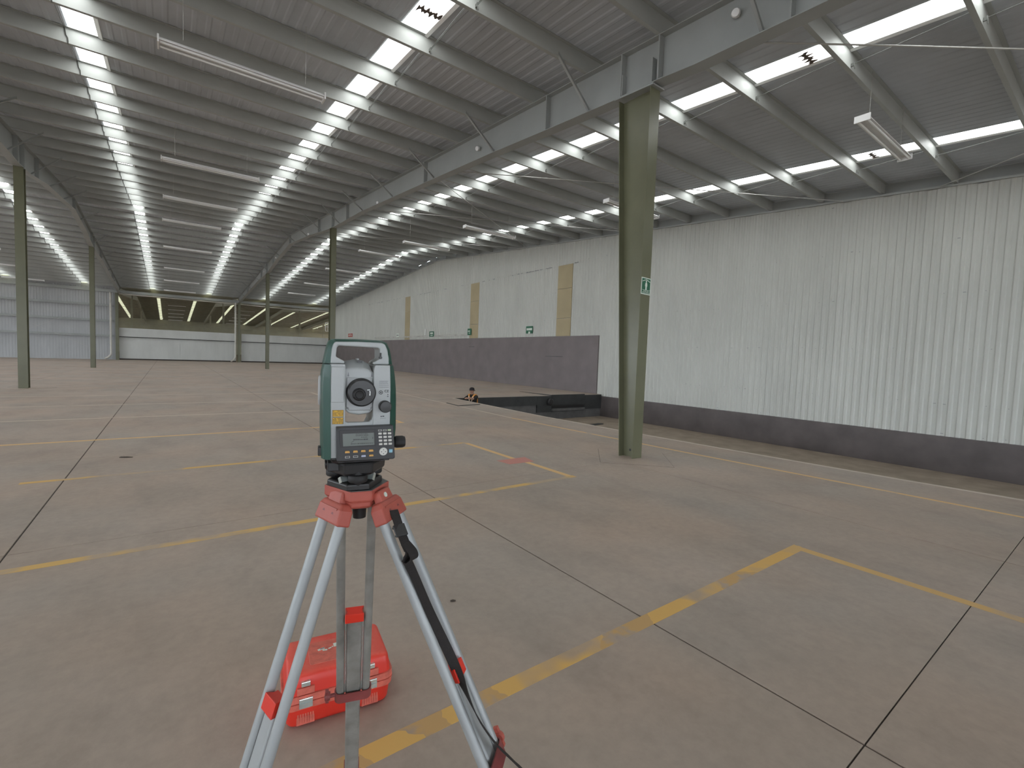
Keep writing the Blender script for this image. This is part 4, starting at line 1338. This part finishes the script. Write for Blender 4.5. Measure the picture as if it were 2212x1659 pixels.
# knobs and side discs
s = MB().lathe([(0, 0.0125), (0.003, 0.0142), (0.020, 0.0142), (0.023, 0.0125), (0.0235, 0.0)], (0.0560, -0.064, 0.2010), (0, -1, 0), 20)
obj('vertical_clamp_knob', s, m_blk, ts, smooth=35)
s = MB()
n = 36
for a_, (t_, r_) in enumerate(()):
    pass
rings = []
for t_, r_ in ((0.0, 0.010), (0.004, 0.0105), (0.005, 0.0135), (0.009, 0.0148), (0.024, 0.0148), (0.030, 0.0125), (0.0305, 0.0001)):
    rings.append([(0.083 + t_, -0.03 + r_ * (1 - 0.05 * (k % 6 == 0)) * math.cos(2 * math.pi * k / n), 0.1075 + r_ * (1 - 0.05 * (k % 6 == 0)) * math.sin(2 * math.pi * k / n)) for k in range(n)])
s.loft(rings)
obj('tangent_knob', s, m_blk_soft, ts, smooth=35)
s = MB().lathe([(0.0, 0.036), (0.003, 0.035), (0.0045, 0.032), (0.005, 0.0)], (-0.0835, 0.0, 0.233), (-1, 0, 0), 36)
obj('side_disc', s, m_grey2, ts, smooth=35)
obj('battery_latch', MB().b(-0.088, -0.078, -0.036, -0.014, 0.082, 0.104), m_blk, ts, bevel=0.002)
# labels
lab = obj('caution_label', MB().prism([(-0.0595, 0.1775), (-0.0357, 0.1775), (-0.0357, 0.1930), (-0.0595, 0.1930)], xz, -0.0672, -0.0660).prism([(-0.0595, 0.1605), (-0.0357, 0.1605), (-0.0357, 0.1760), (-0.0595, 0.1760)], xz, -0.0672, -0.0660), m_caution, ts)
s = MB()
for z in (0.1898, 0.1862, 0.1836, 0.1808, 0.1735, 0.1705, 0.1680, 0.1652, 0.1625):
    x = -0.0580
    while x < -0.0385:
        wd = random.uniform(0.0012, 0.0035)
        if random.random() < 0.8:
            s.b(x, min(x + wd, -0.0370), -0.0676, -0.0671, z, z + 0.0010)
        x += wd + 0.0006
for z0, z1 in ((0.1605, 0.1760), (0.1775, 0.1930)):
    s.b(-0.0595, -0.0357, -0.0675, -0.0671, z0, z0 + 0.0006).b(-0.0595, -0.0357, -0.0675, -0.0671, z1 - 0.0006, z1)
    s.b(-0.0595, -0.0589, -0.0675, -0.0671, z0, z1).b(-0.0363, -0.0357, -0.0675, -0.0671, z0, z1)
obj('print_line', s, m_ink, lab)
s = MB()
for z, x0, x1 in ((0.2600, 0.0430, 0.064), (0.2578, 0.0430, 0.062), (0.2545, 0.0430, 0.064), (0.2505, 0.0430, 0.0655), (0.2455, 0.0430, 0.0655)):
    x = x0
    while x < x1:
        wd = random.uniform(0.001, 0.003)
        s.b(x, min(x + wd, x1), -0.0668, -0.0659, z, z + 0.0009)
        x += wd + 0.0005
obj('print_line', s, m_ink_grey, yoke)
s = MB()
for r0, r1 in ((0.0046, 0.0034),):
    k = 20
    o_ = [(0.0470 + r0 * math.cos(2 * math.pi * i / k), 0.2335 + r0 * math.sin(2 * math.pi * i / k)) for i in range(k + 1)]
    i_ = [(0.0470 + r1 * math.cos(2 * math.pi * i / k), 0.2335 + r1 * math.sin(2 * math.pi * i / k)) for i in range(k + 1)]
    for a_ in range(k):
        s.prism([o_[a_], o_[a_ + 1], i_[a_ + 1], i_[a_]], xz, -0.0670, -0.0659)
s.prism([(0.0470 + 0.0016 * math.cos(2 * math.pi * i / 10), 0.2335 + 0.0016 * math.sin(2 * math.pi * i / 10)) for i in range(10)], xz, -0.0670, -0.0659)
obj('target_mark', s, m_ink, yoke)
lettering('CE', 0.0085, m_ink, yoke, (0.0605, -0.0665, 0.2365), (R(90), 0, 0), 'mark_lettering')
s = MB().b(0.0625, 0.0645, -0.0668, -0.0659, 0.2275, 0.2295).b(0.0620, 0.0650, -0.0668, -0.0659, 0.2235, 0.2250)
s.b(0.0475, 0.0505, -0.0668, -0.0659, 0.1755, 0.1775).b(0.0515, 0.0560, -0.0668, -0.0659, 0.1758, 0.1778).b(0.0465, 0.0600, -0.0668, -0.0659, 0.1722, 0.1726)
obj('model_print', s, m_ink, yoke)
# control panel
PX = [(-0.0515, 0.1555), (0.0745, 0.1575), (0.0800, 0.0800), (0.0765, 0.0770), (-0.0475, 0.0775), (-0.0500, 0.0800)]
pan = obj('control_panel', MB().prism(PX, xz, -0.086, -0.060), m_char, ts, bevel=0.003, seg=3)
obj('panel_back', MB().b(-0.046, 0.070, -0.064, -0.050, 0.070, 0.150), m_blk, pan)
s = MB()
bo = [(-0.0455, 0.1488), (0.0335, 0.1495), (0.0350, 0.1100), (-0.0435, 0.1092), (-0.0455, 0.1488)]
bi = [(-0.0385, 0.1412), (0.0305, 0.1418), (0.0320, 0.1130), (-0.0370, 0.1122), (-0.0385, 0.1412)]
obj('display_bezel', ring_poly(bo, bi, 0.0012), m_blk, pan).location = (0, -0.0868, 0)
dis = obj('display', MB().prism(bi[:4], xz, -0.0868, -0.0855), m_lcd, pan)
s = MB()
for z, x0, x1, h_ in ((0.1388, -0.010, 0.016, 0.0016), (0.1352, -0.010, 0.018, 0.0022), (0.1312, 0.002, 0.016, 0.0016), (0.1255, -0.015, 0.017, 0.0030), (0.1165, -0.020, 0.030, 0.0020)):
    x = x0
    while x < x1:
        wd = random.uniform(0.0012, 0.0042)
        s.b(x, min(x + wd, x1), -0.0873, -0.0867, z, z + h_ * random.uniform(0.7, 1))
        x += wd + 0.0010
s.prism([(-0.020, 0.1205), (-0.0195, 0.1200), (-0.0130, 0.1240), (-0.0140, 0.1248)], xz, -0.0873, -0.0867).b(0.0270, 0.0284, -0.0873, -0.0867, 0.1270, 0.1320)
obj('display_digits', s, m_lcd_ink, dis)


def key(x, z, wd, ht, m, name='key', skew=0.0):
    return obj(name, MB().prism([(x - wd / 2, z - ht / 2), (x + wd / 2, z - ht / 2), (x + wd / 2 - skew, z + ht / 2), (x - wd / 2 + skew, z + ht / 2)], xz, -0.0885, -0.0855), m, pan, bevel=0.0009)


for r_, z in enumerate((0.1390, 0.1308, 0.1224, 0.1142)):
    for x in (0.0440, 0.0550, 0.0658):
        key(x + r_ * 0.0007, z, 0.0080, 0.0048, m_key)
for x, m in ((0.0434, m_char), (0.0545, m_char), (0.0650, m_gkey)):
    k = key(x, 0.1468, 0.0080, 0.0042, m)
    if m is m_char:
        s = ring_poly([(x - 0.0040, 0.1448), (x + 0.0040, 0.1448), (x + 0.0040, 0.1488), (x - 0.0040, 0.1488), (x - 0.0040, 0.1448)], [(x - 0.0033, 0.1455), (x + 0.0033, 0.1455), (x + 0.0033, 0.1481), (x - 0.0033, 0.1481), (x - 0.0033, 0.1455)], 0.0002)
        obj('key_outline', s, m_key, k).location = (0, -0.0887, 0)
for i, x in enumerate((-0.0275, -0.0100, 0.0072, 0.0247)):
    key(x, 0.0990 + i * 0.0003, 0.0108, 0.0050, m_okey, skew=0.0010)
for i, (x, m) in enumerate(((-0.0272, m_char), (-0.0096, m_char), (0.0080, m_lkey), (0.0252, m_okey))):
    k = key(x, 0.0876 + i * 0.0003, 0.0104, 0.0044, m, skew=0.0008)
    if m is m_char:
        z = 0.0876 + i * 0.0003
        s = ring_poly([(x - 0.0052, z - 0.0022), (x + 0.0052, z - 0.0022), (x + 0.0052, z + 0.0022), (x - 0.0052, z + 0.0022), (x - 0.0052, z - 0.0022)], [(x - 0.0044, z - 0.0015), (x + 0.0044, z - 0.0015), (x + 0.0044, z + 0.0015), (x - 0.0044, z + 0.0015), (x - 0.0044, z - 0.0015)], 0.0002)
        obj('key_outline', s, m_key, k).location = (0, -0.0887, 0)
dp = obj('direction_pad', MB().lathe([(0, 0.0094), (0.002, 0.0092), (0.003, 0.0080), (0.0031, 0.0)], (0.0525, -0.0858, 0.0962), (0, -1, 0), 28), m_key, pan, smooth=35)
s = MB()
for a in (0, 90, 180, 270):
    c_, q_ = math.cos(R(a)), math.sin(R(a))
    pt = lambda u, v: (0.0525 + u * c_ - v * q_, 0.0962 + u * q_ + v * c_)
    s.prism([pt(0.0060, 0), pt(0.0038, 0.0014), pt(0.0038, -0.0014)], xz, -0.0895, -0.0888)
obj('arrow_mark', s, m_ink, dp)
key(0.0695, 0.0970, 0.0080, 0.0078, m_bkey)
s = MB()
for x, z in ((-0.0485, 0.1525), (0.0718, 0.1545), (0.0765, 0.0815), (-0.0462, 0.0808)):
    s.cyl((x, -0.0868, z), (x, -0.0858, z), 0.0016, 10)
obj('panel_screw', s, m_blk, pan)

# ------------------------------------------------------------------ surveyor's helper in the pit
pr = thing('person', 'person in black cap and orange-edged dark vest leaning on the pit edge', 'person', (9.32, 15.02, -1.05), R(205))


def skin_mesh(name, pts, edges, rad, mats, pick, sub=2):
    """a continuous body grown from a stick skeleton; pick(face centre) -> material index"""
    me = bpy.data.meshes.new(name)
    me.from_pydata(pts, edges, [])
    o = bpy.data.objects.new(name, me)
    COL.objects.link(o)
    sk = o.modifiers.new('skin', 'SKIN')
    sd = o.modifiers.new('sub', 'SUBSURF')
    sd.levels = sd.render_levels = sub
    for i, v in enumerate(me.skin_vertices[0].data):
        v.radius = (rad[i], rad[i]) if not isinstance(rad[i], tuple) else rad[i]
        v.use_root = (i == 0)
    dg = bpy.context.evaluated_depsgraph_get()
    out = bpy.data.meshes.new_from_object(o.evaluated_get(dg))
    bpy.data.objects.remove(o)
    out.materials.clear()
    for m in mats:
        out.materials.append(m)
    for p in out.polygons:
        p.material_index = pick(p.center)
        p.use_smooth = True
    return out


# person space: faces +x (towards the dock edge), y to the left, z up; slightly bent knees, leaning forward on folded arms
V, E, RD = [], [], []


def vtx(p, r, frm=None):
    V.append(p)
    RD.append(r)
    if frm is not None:
        E.append((frm, len(V) - 1))
    return len(V) - 1


pel = vtx((0.0, 0, 0.74), (0.155, 0.125))
wai = vtx((0.03, 0, 0.88), (0.135, 0.105), pel)
che = vtx((0.07, 0, 1.05), (0.165, 0.115), wai)
upc = vtx((0.10, 0, 1.17), (0.13, 0.095), che)
nek = vtx((0.13, 0, 1.24), 0.055, upc)
hd0 = vtx((0.155, 0, 1.30), 0.070, nek)
hd1 = vtx((0.170, 0, 1.37), (0.082, 0.092), hd0)
hd2 = vtx((0.165, 0, 1.43), (0.070, 0.080), hd1)
hands = []
for sgn in (-1, 1):
    hip = vtx((0.0, sgn * 0.10, 0.70), 0.098, pel)
    kne = vtx((0.17, sgn * 0.12, 0.40), 0.066, hip)
    ank = vtx((0.02, sgn * 0.12, 0.08), 0.046, kne)
    vtx((0.16, sgn * 0.125, 0.035), 0.040, ank)
    sho = vtx((0.10, sgn * 0.175, 1.15), 0.068, upc)
    elb = vtx((0.30, sgn * 0.235, 1.085) if sgn > 0 else (0.27, sgn * 0.24, 1.07), 0.048, sho)
    wri = vtx((0.44, sgn * 0.06, 1.115) if sgn > 0 else (0.40, sgn * 0.02, 1.10), 0.032, elb)
    plm = vtx((V[wri][0] + 0.06, V[wri][1] - sgn * 0.055, 1.112), (0.034, 0.020), wri)
    for k, (dx, dy) in enumerate(((0.02, -0.055), (0.045, -0.050), (0.065, -0.035), (0.075, -0.015))):
        f1 = vtx((V[plm][0] + dx * 0.8, V[plm][1] + sgn * dy * 0.8, 1.105), 0.0105, plm)
        vtx((V[f1][0] + dx * 0.45, V[f1][1] + sgn * dy * 0.45, 1.085), 0.0085, f1)
    th1 = vtx((V[wri][0] + 0.055, V[wri][1] + sgn * 0.02, 1.11), 0.012, wri)
    vtx((V[th1][0] + 0.03, V[th1][1] + sgn * 0.005, 1.10), 0.009, th1)


def pick(c):
    if c.z > 1.235 and c.x < 0.27:
        return 0
    if c.x > 0.345:
        return 0
    if c.z < 0.10:
        return 3
    if c.z < 0.76:
        return 2
    return 1


body = link('body', skin_mesh('body', V, E, RD, [m_skin, m_black_cloth, m_jeans, m_blk_soft], pick), pr)
# face
obj('nose', MB().loft([[(0.245, -0.012, 1.335), (0.245, 0.012, 1.335), (0.248, 0.0, 1.385)], [(0.272, -0.006, 1.343), (0.272, 0.006, 1.343), (0.256, 0.0, 1.380)]]), m_skin, body, smooth=60)
s = MB()
for y in (-0.032, 0.032):
    s.lathe([(0, 0.0), (0.003, 0.009), (0.007, 0.007), (0.009, 0.0)], (0.236, y, 1.382), (1, 0, 0), 10)
obj('eyes', s, m_ink, body, smooth=60)
obj('mouth', MB().box((0.232, 0, 1.315), (0.012, 0.045, 0.008)), m_red_dark, body)
s = MB()
for sgn in (-1, 1):
    s.lathe([(0, 0.0), (0.002, 0.020), (0.010, 0.024), (0.014, 0.012), (0.015, 0.0)], (0.160, sgn * 0.078, 1.362), (0, sgn, 0), 12)
obj('ears', s, m_skin, body, smooth=60)
# cap: crown worn backwards with strap and a pale badge
obj('cap', MB().loft([[(0.158 + (0.108 * r_) * math.cos(2 * math.pi * k / 24), (0.094 * r_) * math.sin(2 * math.pi * k / 24), z) for k in range(24)] for z, r_ in ((1.385, 1.0), (1.41, 1.02), (1.445, 0.97), (1.475, 0.80), (1.495, 0.50), (1.502, 0.05))]), m_cap, pr, smooth=60)
obj('cap_badge', MB().lathe([(0, 0.020), (0.004, 0.018), (0.005, 0.0)], (0.105, 0.083, 1.435), (-0.45, 0.9, 0.1), 12), m_tape, pr)
obj('cap_peak', MB().loft([[(0.07, y, 1.392 + abs(y) * -0.1), (0.07, y, 1.400 + abs(y) * -0.1), (-0.005 + abs(y) * 0.5, y, 1.372), (-0.005 + abs(y) * 0.5, y, 1.365)] for y in (-0.075, -0.04, 0, 0.04, 0.075)]), m_cap, pr, smooth=50)
# vest: front and back panels with orange edging and pale tape
for sgn in (-1, 1):
    nm = catmull([(0.215, sgn * 0.055, 1.02), (0.225, sgn * 0.075, 1.12), (0.17, sgn * 0.115, 1.215), (0.10, sgn * 0.125, 1.232), (0.03, sgn * 0.12, 1.215), (-0.035, sgn * 0.11, 1.12), (-0.06, sgn * 0.10, 0.98), (-0.08, sgn * 0.10, 0.82)], 4)
    obj('vest_edging', ribbon(nm, 0.055, 0.02, lambda u, q=sgn: Vector((0, q, -0.15))), m_orange, pr, smooth=50)
    nm = catmull([(0.232, sgn * 0.045, 0.98), (0.240, sgn * 0.075, 1.08), (0.205, sgn * 0.10, 1.17)], 4)
    obj('vest_tape', ribbon(nm, 0.03, 0.02, lambda u, q=sgn: Vector((0, q, -0.15))), m_tape, pr, smooth=50)
